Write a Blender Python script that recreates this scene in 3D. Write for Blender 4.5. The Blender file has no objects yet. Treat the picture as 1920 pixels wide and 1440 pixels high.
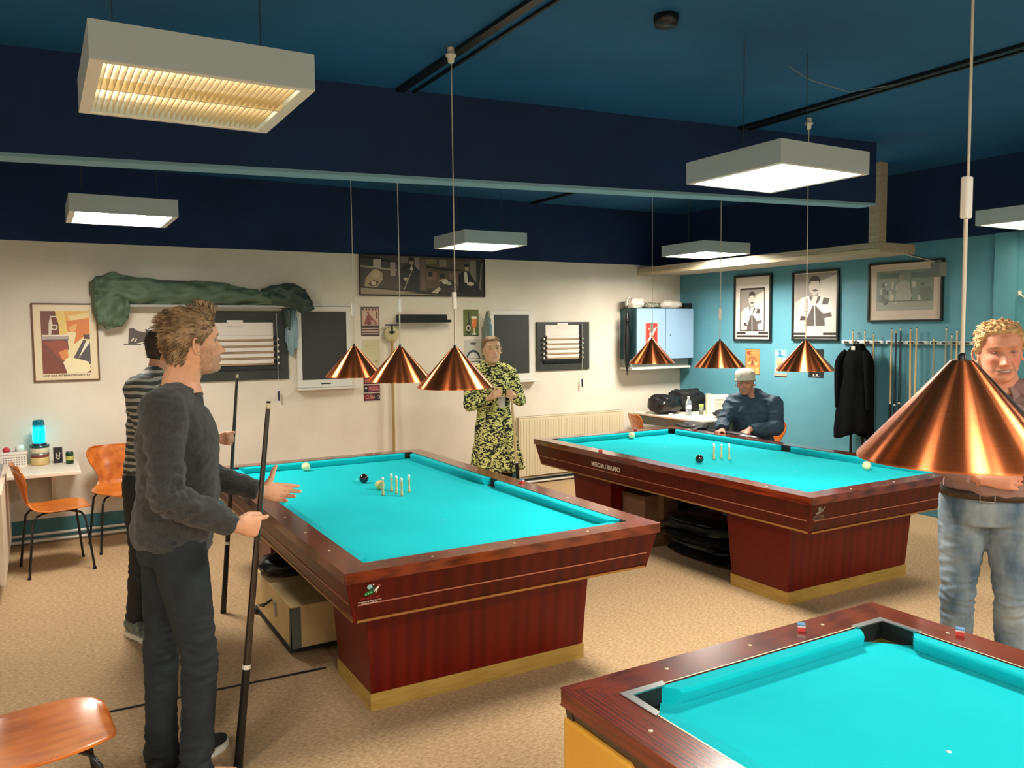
import bpy, math, random
from math import sin, cos, pi, radians, sqrt, exp
from mathutils import Vector, Matrix, noise, Euler
random.seed(7)
S = bpy.context.scene
C = S.collection
V = Vector

# ------------------------------------------------------------------ camera
yaw, pitch, roll = .5272, -.0673, -.0094
f_ = V((sin(yaw)*cos(pitch), cos(yaw)*cos(pitch), sin(pitch)))
r0 = V((cos(yaw), -sin(yaw), 0.)); u0 = r0.cross(f_)
r_ = cos(roll)*r0 + sin(roll)*u0; u_ = -sin(roll)*r0 + cos(roll)*u0
cam = bpy.data.cameras.new('camera'); camo = bpy.data.objects.new('camera', cam); C.objects.link(camo)
camo.matrix_world = Matrix(((r_.x, u_.x, -f_.x, 0), (r_.y, u_.y, -f_.y, 0), (r_.z, u_.z, -f_.z, 1.70), (0, 0, 0, 1)))
cam.sensor_width = 36; cam.lens = 1525/1920*36; cam.clip_start = .05
S.camera = camo
# ------------------------------------------------------------------ world, exposure, lights
w = bpy.data.worlds.new('world'); S.world = w; w.use_nodes = True
w.node_tree.nodes['Background'].inputs[0].default_value = (.75, .85, 1, 1)
w.node_tree.nodes['Background'].inputs[1].default_value = .12
S.view_settings.view_transform = 'Standard'; S.view_settings.look = 'None'
S.view_settings.gamma = 1; S.view_settings.use_curve_mapping = False
S.view_settings.exposure = 0.0
LAMP_POWER = 112.0

# ------------------------------------------------------------------ materials
def srgb(c):
    return tuple(((x/255)/12.92 if x/255 <= .04045 else ((x/255+.055)/1.055)**2.4) for x in c)
MATS = {}
def mat(name, col, rough=.5, metal=0., col2=None, scale=8., stretch=(1, 1, 1), bump=0., bscale=None, mixr=(.35, .65), emit=None, estr=0.,
        coat=0., sheen=0., trans=0., aniso=0., detail=4., spec=.5, lin=False, wave=0., space='Object', alpha=1.):
    if name in MATS: return MATS[name]
    m = bpy.data.materials.new(name); m.use_nodes = True; MATS[name] = m
    nt = m.node_tree; N = nt.nodes; L = nt.links; b = N['Principled BSDF']
    c1 = (*(col if lin else srgb(col)), 1)
    b.inputs['Base Color'].default_value = c1
    b.inputs['Roughness'].default_value = rough; b.inputs['Metallic'].default_value = metal
    b.inputs['Coat Weight'].default_value = coat; b.inputs['Coat Roughness'].default_value = .12
    b.inputs['Sheen Weight'].default_value = sheen
    b.inputs['Transmission Weight'].default_value = trans
    b.inputs['Specular IOR Level'].default_value = spec
    b.inputs['Anisotropic'].default_value = aniso
    b.inputs['Alpha'].default_value = alpha
    if emit is not None:
        b.inputs['Emission Color'].default_value = (*srgb(emit), 1); b.inputs['Emission Strength'].default_value = estr
    if col2 is not None or bump:
        tc = N.new('ShaderNodeTexCoord'); mp = N.new('ShaderNodeMapping'); L.new(tc.outputs[space], mp.inputs[0])
        mp.inputs['Scale'].default_value = stretch
    if col2 is not None:
        tx = N.new('ShaderNodeTexNoise'); tx.inputs['Scale'].default_value = scale; tx.inputs['Detail'].default_value = detail
        L.new(mp.outputs[0], tx.inputs[0])
        src = tx.outputs[0]
        if wave:
            wv = N.new('ShaderNodeTexWave'); wv.inputs['Scale'].default_value = wave; wv.inputs['Distortion'].default_value = 6
            wv.inputs['Detail'].default_value = 3; L.new(mp.outputs[0], wv.inputs[0])
            mm = N.new('ShaderNodeMath'); mm.operation = 'MULTIPLY_ADD'; L.new(wv.outputs[1], mm.inputs[0]); mm.inputs[1].default_value = .35
            L.new(tx.outputs[0], mm.inputs[2]); src = mm.outputs[0]
        cr = N.new('ShaderNodeValToRGB'); L.new(src, cr.inputs[0])
        cr.color_ramp.elements[0].position = mixr[0]; cr.color_ramp.elements[1].position = mixr[1]
        cr.color_ramp.elements[0].color = c1; cr.color_ramp.elements[1].color = (*(col2 if lin else srgb(col2)), 1)
        L.new(cr.outputs[0], b.inputs['Base Color'])
    if bump:
        t2 = N.new('ShaderNodeTexNoise'); t2.inputs['Scale'].default_value = bscale or scale; t2.inputs['Detail'].default_value = 5
        L.new(mp.outputs[0], t2.inputs[0])
        bp = N.new('ShaderNodeBump'); bp.inputs['Strength'].default_value = bump; bp.inputs['Distance'].default_value = .01
        L.new(t2.outputs[0], bp.inputs['Height']); L.new(bp.outputs[0], b.inputs['Normal'])
    return m

def woodmat(name, c1, c2, axis, rough=.3, coat=.3, scale=5., wave=3., spec=.5):
    st = {'x': (.6, 8, 8), 'y': (8, .6, 8), 'z': (8, 8, .5)}[axis]
    return mat(name, c1, rough, col2=c2, scale=scale, stretch=st, mixr=(.3, .8), coat=coat, wave=wave, detail=6, spec=spec)
RAILX = woodmat('rail wood x', (66, 16, 9), (128, 50, 24), 'x', .22, .7)
RAILY = woodmat('rail wood y', (66, 16, 9), (128, 50, 24), 'y', .22, .7)
MAHX = woodmat('mahogany x', (60, 9, 4), (86, 18, 7), 'z', .34, .05, 1.2, .5, spec=.22)
MAHR = woodmat('mahogany red', (80, 6, 4), (104, 18, 8), 'z', .34, .05, 1.2, .5, spec=.25)
MAHD = woodmat('mahogany dull side', (74, 48, 36), (88, 58, 42), 'z', .35, .2, 2.)
GOLD = mat('brass trim', (176, 132, 80), .35, .6)
PINK = mat('copper trim', (190, 128, 108), .35, .5)
PLINTH = mat('pale plinth wood', (168, 134, 62), .5, col2=(186, 152, 78), scale=6, stretch=(1, 1, 9))
CLOTH = mat('turquoise billiard cloth', (0.002, .52, .58), .85, col2=(.004, .57, .63), scale=2.2, sheen=.04, bump=.12, bscale=900, lin=True, spec=.03)
CUSH = mat('turquoise cushion cloth', (.003, .49, .55), .85, col2=(.005, .53, .58), scale=6, sheen=.04, bump=.1, bscale=900, lin=True, spec=.03)
BLACK = mat('black plastic', (14, 14, 15), .35)
RUBBER = mat('black rubber', (10, 10, 11), .75)
STEEL = mat('steel', (170, 170, 168), .3, .9)
CHROME = mat('chrome', (210, 208, 200), .15, 1.)
PEARL = mat('mother of pearl', (228, 214, 180), .3)
WHITEP = mat('white plastic', (226, 222, 212), .4)
GREYH = mat('lamp housing', (188, 202, 206), .5)
CARPET = mat('carpet floor', (146, 116, 80), .95, col2=(206, 174, 134), scale=46, stretch=(1, 2.2, 1), mixr=(.25, .75), bump=.35, bscale=150, detail=8)
WALLW = mat('cream painted blockwork', (226, 215, 198), .75, col2=(234, 224, 208), scale=3, bump=.1, bscale=60)
TEAL = mat('teal painted wall', (84, 146, 162), .6, col2=(92, 152, 168), scale=3, bump=.08, bscale=60)
NAVY = mat('dark navy paint', (3, 36, 76), .8, col2=(5, 44, 90), scale=2)
CEIL = mat('dark teal ceiling', (8, 80, 124), .75, col2=(12, 90, 138), scale=1.5)
BEAM_LIT = mat('beam underside lit tone', (130, 170, 186), .7)  # paler than the navy beam: light from below put into the colour
BASET = mat('teal skirting', (62, 116, 124), .6)
TIMB = mat('whitewashed timber', (186, 172, 150), .7, col2=(168, 152, 130), scale=5, stretch=(9, 1, 9))

# ------------------------------------------------------------------ mesh builder
class B:
    def __init__(s): s.v = []; s.f = []; s.m = []; s.sm = []; s.mats = []
    def mi(s, m):
        if m not in s.mats: s.mats.append(m)
        return s.mats.index(m)
    def add(s, vs, fs, m=None, smooth=False):
        o = len(s.v); s.v += [V(x) for x in vs]; i = s.mi(m) if m else 0
        for f in fs: s.f.append([o+k for k in f]); s.m.append(i); s.sm.append(smooth)
    def box(s, a, b, m=None, M=None, tx=1., ty=1.):
        x0, y0, z0 = a; x1, y1, z1 = b; cx, cy = (x0+x1)/2, (y0+y1)/2; hx, hy = (x1-x0)/2, (y1-y0)/2
        vs = [V((cx+i*hx*(tx if k == 0 else 1), cy+j*hy*(ty if k == 0 else 1), (z0, z1)[k])) for k in (0, 1) for (i, j) in ((-1, -1), (1, -1), (1, 1), (-1, 1))]
        if M: vs = [M @ q for q in vs]
        s.add(vs, [(0, 3, 2, 1), (4, 5, 6, 7), (0, 1, 5, 4), (1, 2, 6, 5), (2, 3, 7, 6), (3, 0, 4, 7)], m)
    def prism(s, poly, z0, z1, m=None, M=None, smooth=False):
        n = len(poly); vs = [V((p[0], p[1], z0)) for p in poly]+[V((p[0], p[1], z1)) for p in poly]
        if M: vs = [M @ q for q in vs]
        s.add(vs, [tuple(range(n-1, -1, -1)), tuple(range(n, 2*n))], m)
        s.add(vs, [(i, (i+1) % n, n+(i+1) % n, n+i) for i in range(n)], m, smooth)
    def hexa(s, vs, m=None):
        s.add(vs, [(0, 3, 2, 1), (4, 5, 6, 7), (0, 1, 5, 4), (1, 2, 6, 5), (2, 3, 7, 6), (3, 0, 4, 7)], m)
    def lathe(s, prof, n=20, m=None, M=None, smooth=True, close=False):
        vs = [V((r*cos(2*pi*i/n), r*sin(2*pi*i/n), z)) for (r, z) in prof for i in range(n)]
        if M: vs = [M @ q for q in vs]
        fs = [(k*n+i, k*n+(i+1) % n, (k+1)*n+(i+1) % n, (k+1)*n+i) for k in range(len(prof)-1) for i in range(n)]
        if close:
            fs += [tuple(range(n-1, -1, -1)), tuple(range((len(prof)-1)*n, len(prof)*n))]
        s.add(vs, fs, m, smooth)
    def tube(s, pts, r, n=8, m=None, smooth=True, caps=True):
        pts = [V(p) for p in pts]; rr = r if isinstance(r, (list, tuple)) else [r]*len(pts)
        s.loft([(p, a, a) for p, a in zip(pts, rr)], V((0.3, .95, .1)), n, m, caps)
    def loft(s, secs, side=V((1, 0, 0)), n=16, m=None, caps=True, power=2., smooth=True):
        """secs: (centre, half-size along side, half-size across side)"""
        rings = []
        P = [V(q[0]) for q in secs]
        for k, q in enumerate(secs):
            t = (P[min(k+1, len(P)-1)]-P[max(k-1, 0)])
            if t.length < 1e-9: t = V((0, 0, 1))
            t.normalize(); sd = q[3] if len(q) > 3 else side
            a = sd - t*sd.dot(t)
            if a.length < .05: a = V((0, 0, 1)) - t*t.z
            a.normalize(); b = t.cross(a)
            for i in range(n):
                c, d = cos(2*pi*i/n), sin(2*pi*i/n)
                if power != 2.:
                    c = math.copysign(abs(c)**(2/power), c); d = math.copysign(abs(d)**(2/power), d)
                rings.append(P[k]+a*q[1]*c+b*q[2]*d)
        K = len(secs)
        fs = [(k*n+i, k*n+(i+1) % n, (k+1)*n+(i+1) % n, (k+1)*n+i) for k in range(K-1) for i in range(n)]
        s.add(rings, fs, m, smooth)
        if caps:
            s.add(rings[:n], [tuple(range(n-1, -1, -1))], m, smooth); s.add(rings[-n:], [tuple(range(n))], m, smooth)
    def ell(s, c, r, m=None, M=None, nu=16, nv=10):
        vs = []; c = V(c)
        for j in range(nv+1):
            ph = -pi/2+pi*j/nv
            for i in range(nu):
                th = 2*pi*i/nu; q = V((r[0]*cos(ph)*cos(th), r[1]*cos(ph)*sin(th), r[2]*sin(ph)))
                vs.append(c+(M @ q if M else q))
        s.add(vs, [(j*nu+i, j*nu+(i+1) % nu, (j+1)*nu+(i+1) % nu, (j+1)*nu+i) for j in range(nv) for i in range(nu)], m, True)
    def grid(s, fn, nu, nv, m=None, smooth=True, wrap=False):
        vs = [fn(i/(nu if wrap else nu-1), j/(nv-1)) for j in range(nv) for i in range(nu)]
        k = nu if wrap else nu-1
        s.add(vs, [(j*nu+i, j*nu+(i+1) % nu, (j+1)*nu+(i+1) % nu, (j+1)*nu+i) for j in range(nv-1) for i in range(k)], m, smooth)
    def mesh(s, name):
        me = bpy.data.meshes.new(name); me.from_pydata([tuple(v) for v in s.v], [], s.f)
        for m in s.mats: me.materials.append(m)
        me.polygons.foreach_set('material_index', s.m); me.polygons.foreach_set('use_smooth', s.sm)
        me.update(); return me
    def obj(s, name, parent=None, m=None, bevel=0., solid=0., sub=0):
        if m and not s.mats: s.mats = [m]
        o = bpy.data.objects.new(name, s.mesh(name)); C.objects.link(o)
        if parent: o.parent = parent
        if solid:
            q = o.modifiers.new('solid', 'SOLIDIFY'); q.thickness = solid; q.offset = 0
        if bevel:
            q = o.modifiers.new('bevel', 'BEVEL'); q.width = bevel; q.segments = 2; q.limit_method = 'ANGLE'
        if sub:
            q = o.modifiers.new('sub', 'SUBSURF'); q.levels = sub; q.render_levels = sub
        return o
def tag(o, label, cat, group=None):
    o['label'] = label; o['category'] = cat
    if group: o['group'] = group
    return o
def thing(name, label, cat, loc=(0, 0, 0), rz=0., group=None):
    o = bpy.data.objects.new(name, None); C.objects.link(o); o.empty_display_size = .1
    o.location = loc; o.rotation_euler = (0, 0, rz)
    return tag(o, label, cat, group)
def struct(o): o['kind'] = 'structure'; return o
def bx(name, a, b, m, parent=None, bevel=0., **k):
    q = B(); q.box(a, b, m, **k); return q.obj(name, parent, bevel=bevel)
def dup(root, loc, rz=None, label=None, group=None):
    r = root.copy(); C.objects.link(r); r.location = loc
    if rz is not None: r.rotation_euler = (0, 0, rz)
    if label: r['label'] = label
    if group: r['group'] = group
    for ch in list(root.children):
        c = ch.copy(); C.objects.link(c); c.parent = r
        for g in list(ch.children):
            d = g.copy(); C.objects.link(d); d.parent = c
    return r
def text_mesh(txt, size, m, bold=0.):
    cu = bpy.data.curves.new('t', 'FONT'); cu.body = txt; cu.size = size; cu.align_x = 'CENTER'; cu.align_y = 'CENTER'; cu.offset = bold
    o = bpy.data.objects.new('t', cu); C.objects.link(o)
    bpy.context.view_layer.update()
    me = bpy.data.meshes.new_from_object(o.evaluated_get(bpy.context.evaluated_depsgraph_get()))
    bpy.data.objects.remove(o); bpy.data.curves.remove(cu)
    me.materials.clear(); me.materials.append(m); return me
def text(name, txt, size, m, M, parent, bold=0., width=None):
    me = text_mesh(txt, size, m, bold)
    if width:
        xs = [v.co.x for v in me.vertices]
        if xs:
            k = width/(max(xs)-min(xs))
            for v in me.vertices: v.co.x *= k
    me.transform(M); o = bpy.data.objects.new(name, me); C.objects.link(o); o.parent = parent; return o

# ================================================================== SETTING
XR, YB, ZC = 6.818, 7.603, 3.07
XL, YF = -2.2, -3.0
PT = 2.44     # height where the paint turns navy
q = B(); q.box((XL-.1, YF-.1, -.1), (XR+.1, YB+.1, 0), CARPET); struct(q.obj('floor'))
q = B(); q.box((XL-.1, YF-.1, ZC), (XR+.1, YB+.1, ZC+.1), CEIL); struct(q.obj('ceiling'))
q = B(); q.box((XL-.1, YB, 0), (XR+.1, YB+.12, PT), WALLW); q.box((XL-.1, YB, PT), (XR+.1, YB+.12, ZC), NAVY); struct(q.obj('wall_back'))
q = B(); q.box((XR, YF-.1, 0), (XR+.12, YB, PT), TEAL); q.box((XR, YF-.1, PT), (XR+.12, YB, ZC), NAVY); struct(q.obj('wall_right'))
q = B(); q.box((XL-.12, YF-.1, 0), (XL, YB, PT), WALLW); q.box((XL-.12, YF-.1, PT), (XL, YB, ZC), NAVY); struct(q.obj('wall_left'))
q = B(); q.box((XL, YF-.12, 0), (XR, YF, PT), WALLW); q.box((XL, YF-.12, PT), (XR, YF, ZC), NAVY); struct(q.obj('wall_front'))
q = B(); q.box((XR-.05, 3.62, 0), (XR, 3.79, PT), TEAL); struct(q.obj('trim_2'))
# big dropped beam across the room
bx0, by0, bx1, by1 = XL, 4.632+.32, XR, 3.975-.175
def beam_line(x, off=0): 
    t = (x-(-.094))/(5.48+.094); return 4.632+(3.98-4.632)*t+off
zb = lambda x: 2.56+(2.615-2.56)*(x+.1)/5.6
vs = []
for z in (0, 1):
    for (x, o) in ((XL, 0), (5.50, 0), (5.50, .14), (XL, .14)):
        vs.append((x, beam_line(x, o), zb(x) if z == 0 else ZC))
q = B(); q.hexa(vs, NAVY); struct(q.obj('trim_1'))
vs2 = []
for z in (0, 1):
    for (x, o) in ((XL, -.004), (5.503, -.004), (5.503, .144), (XL, .144)):
        vs2.append((x, beam_line(x, o), zb(x)-(.012 if z == 0 else -.006)))
q = B(); q.hexa(vs2, BEAM_LIT); struct(q.obj('trim_3'))
q = B(); q.box((XL, YB-.012, .035), (XR, YB, .19), BASET); struct(q.obj('baseboard_back'))
q = B(); q.box((XR-.012, 3.8, .0), (XR, YB-.01, .1), BASET); struct(q.obj('baseboard_right'))
q = B(); q.tube([(XL, YB-.05, .075), (6.0, YB-.05, .075)], .012, 8, WHITEP)
tag(q.obj('heating_pipe'), 'upper white heating pipe running along the foot of the cream wall', 'pipe')
q = B(); q.tube([(XL, YB-.06, .025), (6.0, YB-.06, .025)], .012, 8, WHITEP)
tag(q.obj('heating_pipe'), 'lower white heating pipe just above the floor along the cream wall', 'pipe')
# timber shelf beam and its hanger post
tb = thing('timber_beam', 'pale wooden beam under the ceiling in front of the teal wall', 'beam', (6.4, 6, 2.32))
bx('board', (-.25, -1.59, 0), (.25, YB-6, .085), TIMB, tb, .004)
bx('hanger_post', (-.25, -1.59, .085), (-.15, -1.49, ZC-2.32), TIMB, tb, .004)
bx('edge_strip', (-.256, -1.6, .0), (-.25, YB-6, .03), mat('timber edge', (206, 186, 150), .6), tb)
# ceiling tracks
for x, lab, y0 in ((1.84, 'black lamp track on the ceiling above the billiard table with five pins', YF+.1), (4.23, 'black lamp track on the ceiling to the right above the far billiard table', YF+.1)):
    t = thing('ceiling_track', lab, 'track', (x, 0, ZC))
    y1 = beam_line(x)-.01
    bx('track_rail', (-.022, y0, -.02), (.022, y1, 0), BLACK, t)
    q = B(); q.tube([(.085, y0, -.009), (.085, y1, -.009)], .009, 6, BLACK); q.obj('cable', t)
t = thing('ceiling_track', 'short black lamp track on the ceiling behind the dropped beam', 'track', (4.70, 0, ZC))
bx('track_rail', (-.022, beam_line(4.7, .16), -.02), (.022, YB-.02, 0), BLACK, t)
q = B(); q.lathe([(0.001, -.045), (.05, -.045), (.055, -.02), (.055, 0), (0.001, 0)], 20, BLACK)
o = q.obj('smoke_detector'); o.location = (2.45, 2.83, ZC); tag(o, 'small black smoke detector on the ceiling near the top edge', 'detector')
q = B(); q.tube([(3.46, 3.03, ZC-.01), (3.6, 3.02, ZC-.06), (3.9, 3.0, ZC-.09), (4.22, 2.95, ZC-.02)], .003, 6, mat('grey cable', (110, 130, 140), .6))
tag(q.obj('loose_cable'), 'thin loose grey cable sagging from the ceiling to the right track', 'cable')

# ================================================================== CEILING FIXTURES
def emission_panel(name, warm, stripes, power, lo=.3, period=None):
    m = bpy.data.materials.new(name); m.use_nodes = True; nt = m.node_tree; N = nt.nodes; L = nt.links
    for n in list(N): N.remove(n)
    out = N.new('ShaderNodeOutputMaterial'); em = N.new('ShaderNodeEmission'); L.new(em.outputs[0], out.inputs[0])
    em.inputs[0].default_value = (*warm, 1); em.inputs[1].default_value = power
    if stripes:
        tc = N.new('ShaderNodeTexCoord'); sp = N.new('ShaderNodeSeparateXYZ'); L.new(tc.outputs['Object'], sp.inputs[0])
        a = N.new('ShaderNodeMath'); a.operation = 'MULTIPLY'; L.new(sp.outputs[1], a.inputs[0]); a.inputs[1].default_value = 2*pi/period
        b = N.new('ShaderNodeMath'); b.operation = 'COSINE'; L.new(a.outputs[0], b.inputs[0])
        c = N.new('ShaderNodeMapRange'); L.new(b.outputs[0], c.inputs[0]); c.inputs[1].default_value = 1; c.inputs[2].default_value = -1
        c.inputs[3].default_value = lo*power; c.inputs[4].default_value = power; L.new(c.outputs[0], em.inputs[1])
    return m
LOUV = mat('louvre aluminium', (214, 198, 158), .3, .5)
def fixture(loc, label, em, louvre, size=.61, rz=0., group='square louvred ceiling lights'):
    t = thing('ceiling_light', label, 'light', loc, rz, group)
    h = size/2; H = .10
    q = B()
    for (a, b) in (((-h, -h, 0), (h, -h+.012, H)), ((-h, h-.012, 0), (h, h, H)), ((-h, -h+.012, 0), (-h+.012, h-.012, H)), ((h-.012, -h+.012, 0), (h, h-.012, H)), ((-h, -h, H), (h, h, H+.004))):
        q.box(a, b, GREYH)
    q.obj('housing', t)
    q = B(); g = h-.016
    for (a, b) in (((-h, -h, -.003), (h, -h+.022, .0)), ((-h, h-.022, -.003), (h, h, .0)), ((-h, -h+.022, -.003), (-h+.035, h-.022, .0)), ((h-.035, -h+.022, -.003), (h, h-.022, .0))):
        q.box(a, b, WHITEP)
    q.obj('frame', t)
    q = B(); q.add([(-g, -g, .05), (g, -g, .05), (g, g, .05), (-g, g, .05)], [(0, 3, 2, 1)], em); q.obj('diffuser', t)
    if louvre:
        sl = B(); sl.box((-.0012, -g+.005, .004), (.0012, g-.005, .034), LOUV); me = sl.mesh('slat')
        n = 30
        for i in range(n):
            o = bpy.data.objects.new('slat', me); C.objects.link(o); o.parent = t; o.location = (-g+.03+(2*g-.06)*i/(n-1), 0, 0)
        dv = B()
        for yy in (0,): dv.box((-g, yy-.004, .002), (g, yy+.004, .036), LOUV)
        dv.obj('reflector', t)
    for sx in (-1, 1):
        q = B(); q.tube([(sx*.22, 0, H), (sx*.22, 0, ZC-loc[2])], .0022, 5, mat('wire', (60, 70, 74), .5)); q.obj('wire', t)
    return t
EW = emission_panel('tube light white', (1., .93, .82), 0, LAMP_POWER)
EW2 = emission_panel('tube light white soft', (1., .93, .82), 0, LAMP_POWER*.62)
EY = emission_panel('tube light through louvre', (1., .80, .50), 1, 4.2, .30, .30)
EY2 = emission_panel('tube light warm', (1., .86, .60), 1, 20.0, .45, .16)
fixture((.455, 2.78, 2.43), 'nearest louvred ceiling light, top left, its yellow slats seen from below', EY, True)
fixture((.50, 5.86, 2.43), 'glaring white ceiling light in front of the green cloth on the cream wall', EW2, False)
fixture((3.19, 2.87, 2.43), 'big glaring white ceiling light to the right in front of the dropped beam', EW, False)
fixture((3.42, 6.42, 2.43), 'pale yellow ceiling light hanging above the woman in the patterned dress', EY2, False)
fixture((5.80, 6.10, 2.42), 'bright ceiling light beside the pale wooden beam near the teal wall', EW, False)
fixture((6.30, 3.20, 2.43), 'yellowish ceiling light cut off by the right edge of the picture', EY2, False)
for x, y in ((.5, -.55), (3.2, -.55), (5.9, -.55), (.5, -2.2), (3.2, -2.2), (-1.3, 1.2)):  # unseen lamps; far row and left one added to brighten sides facing the camera
    fixture((x, y, 2.43), 'unseen ceiling light out of view', EW2, False, group='unseen ceiling lights')

# ================================================================== BILLIARD TABLES
LINER = mat('pocket liner', (16, 18, 18), .6)
OLIVE = mat('pocket leather olive', (112, 104, 44), .7)
DARKW = woodmat('very dark wood', (34, 20, 16), (50, 30, 22), 'y', .3, .3, 3.)
OCHRE = mat('ochre side panel', (206, 150, 48), .45, col2=(214, 160, 60), scale=4)
def table(name, label, loc, W, L, style, rz=0.):
    """origin: near left top corner on the floor; x to the right, y away from the camera"""
    T = thing(name, label, 'billiard table', loc, rz)
    H = .75; rw = .115 if style != 3 else .125      # rail top
    ct = .05                                          # cushion top width
    pg = {1: .05, 2: .055, 3: .085}[style]            # corner pocket half gap
    zb_ = .703
    th = .045
    # rails: mitred planks
    pts = [((0, 0), (W, 0), (W-rw, rw), (rw, rw)), ((W, 0), (W, L), (W-rw, L-rw), (W-rw, rw)), ((W, L), (0, L), (rw, L-rw), (W-rw, L-rw)), ((0, L), (0, 0), (rw, rw), (rw, L-rw))]
    for k, p in enumerate(pts):
        q = B(); q.prism(p, H-th, H, RAILX if k % 2 == 0 else RAILY); q.obj('rail', T, bevel=.005 if style != 3 else .01)
    # sights
    sg = B(); sg.lathe([(.006, 0), (.006, .0012)], 10, PEARL, close=True); sme = sg.mesh('sight')
    sp = []
    for k in (1, 2, 3):
        for y in (rw*.45, L-rw*.45): sp.append((W*k/4, y))
    for k in (1, 2, 3, 5, 6, 7):
        for x in (rw*.45, W-rw*.45): sp.append((x, L*k/8))
    for p in sp:
        o = bpy.data.objects.new('sight', sme); C.objects.link(o); o.parent = T; o.location = (p[0], p[1], H)
    # bed with cut corners
    c = rw+pg*(1.25 if style != 3 else 1.5); a = rw-.01
    poly = [(c, a), (W-c, a), (W-a, c), (W-a, L-c), (W-c, L-a), (c, L-a), (a, L-c), (a, c)]
    q = B(); q.prism(poly, zb_-.03, zb_, CLOTH); q.obj('playing_surface', T)
    # cushions
    def cushion(p0, p1, inn):
        p0, p1, inn = V(p0), V(p1), V(inn); d = (p1-p0).normalized()
        prof = [(0, H-.003, 0), (ct*.82, H-.004, .0), (ct, H-.012, .0), (ct*.72, zb_, .0), (0, zb_, 0)]
        q = B(); n = len(prof); vs = []
        for e, (pp, sgn) in enumerate(((p0, 1), (p1, -1))):
            for (o, z, _) in prof:
                r = pp+inn*o+d*sgn*o*.8; vs.append((r.x, r.y, z))
        q.add(vs, [tuple(range(n-1, -1, -1)), tuple(range(n, 2*n))], CUSH)
        q.add(vs, [(i, (i+1) % n, n+(i+1) % n, n+i) for i in range(n)], CUSH)
        q.obj('cushion', T, bevel=.003)
    e = rw+pg*(1.0 if style != 3 else 1.30); m = L/2; sgap = .045
    cushion((e, rw), (W-e, rw), (0, 1)); cushion((W-e, L-rw), (e, L-rw), (0, -1))
    segs = ((e, m-sgap), (m+sgap, L-e)) if style != 3 else ((e, m-sgap-.03), (m+sgap+.03, L-e))
    for (y0, y1) in segs:
        cushion((rw, y0), (rw, y1), (1, 0)); cushion((W-rw, y0), (W-rw, y1), (-1, 0))
    # pockets
    for (cx, cy, sx, sy) in ((rw, rw, 1, 1), (W-rw, rw, -1, 1), (W-rw, L-rw, -1, -1), (rw, L-rw, 1, -1)):
        q = B(); g = pg*(1.3 if style != 3 else 1.45)
        def P(u, v): return (cx+sx*u, cy+sy*v)
        def fl(l): return l if sx*sy > 0 else l[::-1]
        q.prism(fl([P(0, 0), P(g, 0), P(g, .006), P(.006, .006), P(.006, g), P(0, g)]), .60, H-.004, LINER)
        q.prism(fl([P(0, 0), P(g+.04, 0), P(g+.02, g*.35), P(g*.35, g+.02), P(0, g+.04)]), .58, .692 if style == 3 else .66, OLIVE if style == 3 else LINER)
        po = q.obj('pocket', T)
        if style == 3:
            q = B(); q.prism(fl([P(-.012, -.012), P(g+.01, -.012), P(g, .010), P(.012, .012), P(.010, g), P(-.012, g+.01)]), H-.001, H+.003, STEEL); q.obj('pocket_bracket', po)
    for sx in (0, 1):
        x = rw-.0 if sx == 0 else W-rw; s_ = 1 if sx == 0 else -1
        q = B(); x0, x1 = sorted((x, x+s_*.035)); q.box((x0, m-sgap, zb_-.02), (x1, m+sgap, zb_+.0015), LINER)
        x0, x1 = sorted((x, x+s_*.004)); q.box((x0, m-sgap-.02, zb_), (x1, m+sgap+.02, H-.005), LINER); q.obj('pocket', T)
    # spots
    q = B(); q.lathe([(.007, 0), (.007, .0008)], 10, mat('spot', (190, 225, 225), .7), close=True); ms = q.mesh('spot')
    for y in (L*.25+.06, L*.75-.06):
        o = bpy.data.objects.new('table_spot', ms); C.objects.link(o); o.parent = T; o.location = (W/2, y, zb_)
    if style == 3:
        for (x0, x1, y0, y1) in ((rw-.004, W-rw+.004, rw-.004, rw), (rw-.004, W-rw+.004, L-rw, L-rw+.004), (rw-.004, rw, rw, L-rw), (W-rw, W-rw+.004, rw, L-rw)):
            bx('inlay_strip', (x0, y0, H-.002), (x1, y1, H+.0006), PEARL, T)
        # apron band
        ap = [((.01, .01), (W-.01, .01)), ((W-.01, .01), (W-.01, L-.01)), ((W-.01, L-.01), (.01, L-.01)), ((.01, L-.01), (.01, .01))]
        for k, ((x0, y0), (x1, y1)) in enumerate(ap):
            d = V((x1-x0, y1-y0, 0)).normalized(); n = V((-d.y, d.x, 0))
            def pp(u, v, z):
                r = V((x0, y0, 0))+d*u+n*v; return (r.x, r.y, z)
            l = V((x1-x0, y1-y0, 0)).length
            q = B(); q.hexa([pp(.02, .045, .50), pp(l-.02, .045, .50), pp(l-.02, .07, .50), pp(.02, .07, .50), pp(0, .0, H-th), pp(l, .0, H-th), pp(l, .03, H-th), pp(0, .03, H-th)], DARKW); q.obj('apron_panel', T)
            q = B(); q.hexa([pp(.26, .028, .555), pp(l-.26, .028, .555), pp(l-.26, .034, .555), pp(.26, .034, .555), pp(.26, .024, .562), pp(l-.26, .024, .562), pp(l-.26, .03, .562), pp(.26, .03, .562)], GOLD); q.obj('trim_strip', T)
        for (x0, y0) in ((0, 0), (W-.3, 0), (0, L-.3), (W-.3, L-.3)):
            lg = bx('leg', (x0+.04, y0+.04, .0), (x0+.26, y0+.26, .65), DARKW, T)
            for (za, zb2) in ((.03, .505), (.513, .675)):
                q = B(); q.box((x0+.006, y0+.006, za), (x0+.294, y0+.294, zb2), OCHRE); q.obj('side_panel', lg, bevel=.012)
        return T
    # aprons, sloping inwards towards the bottom
    ins0, ins1 = .012, .05; z1, z0 = H-th, .528
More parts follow.
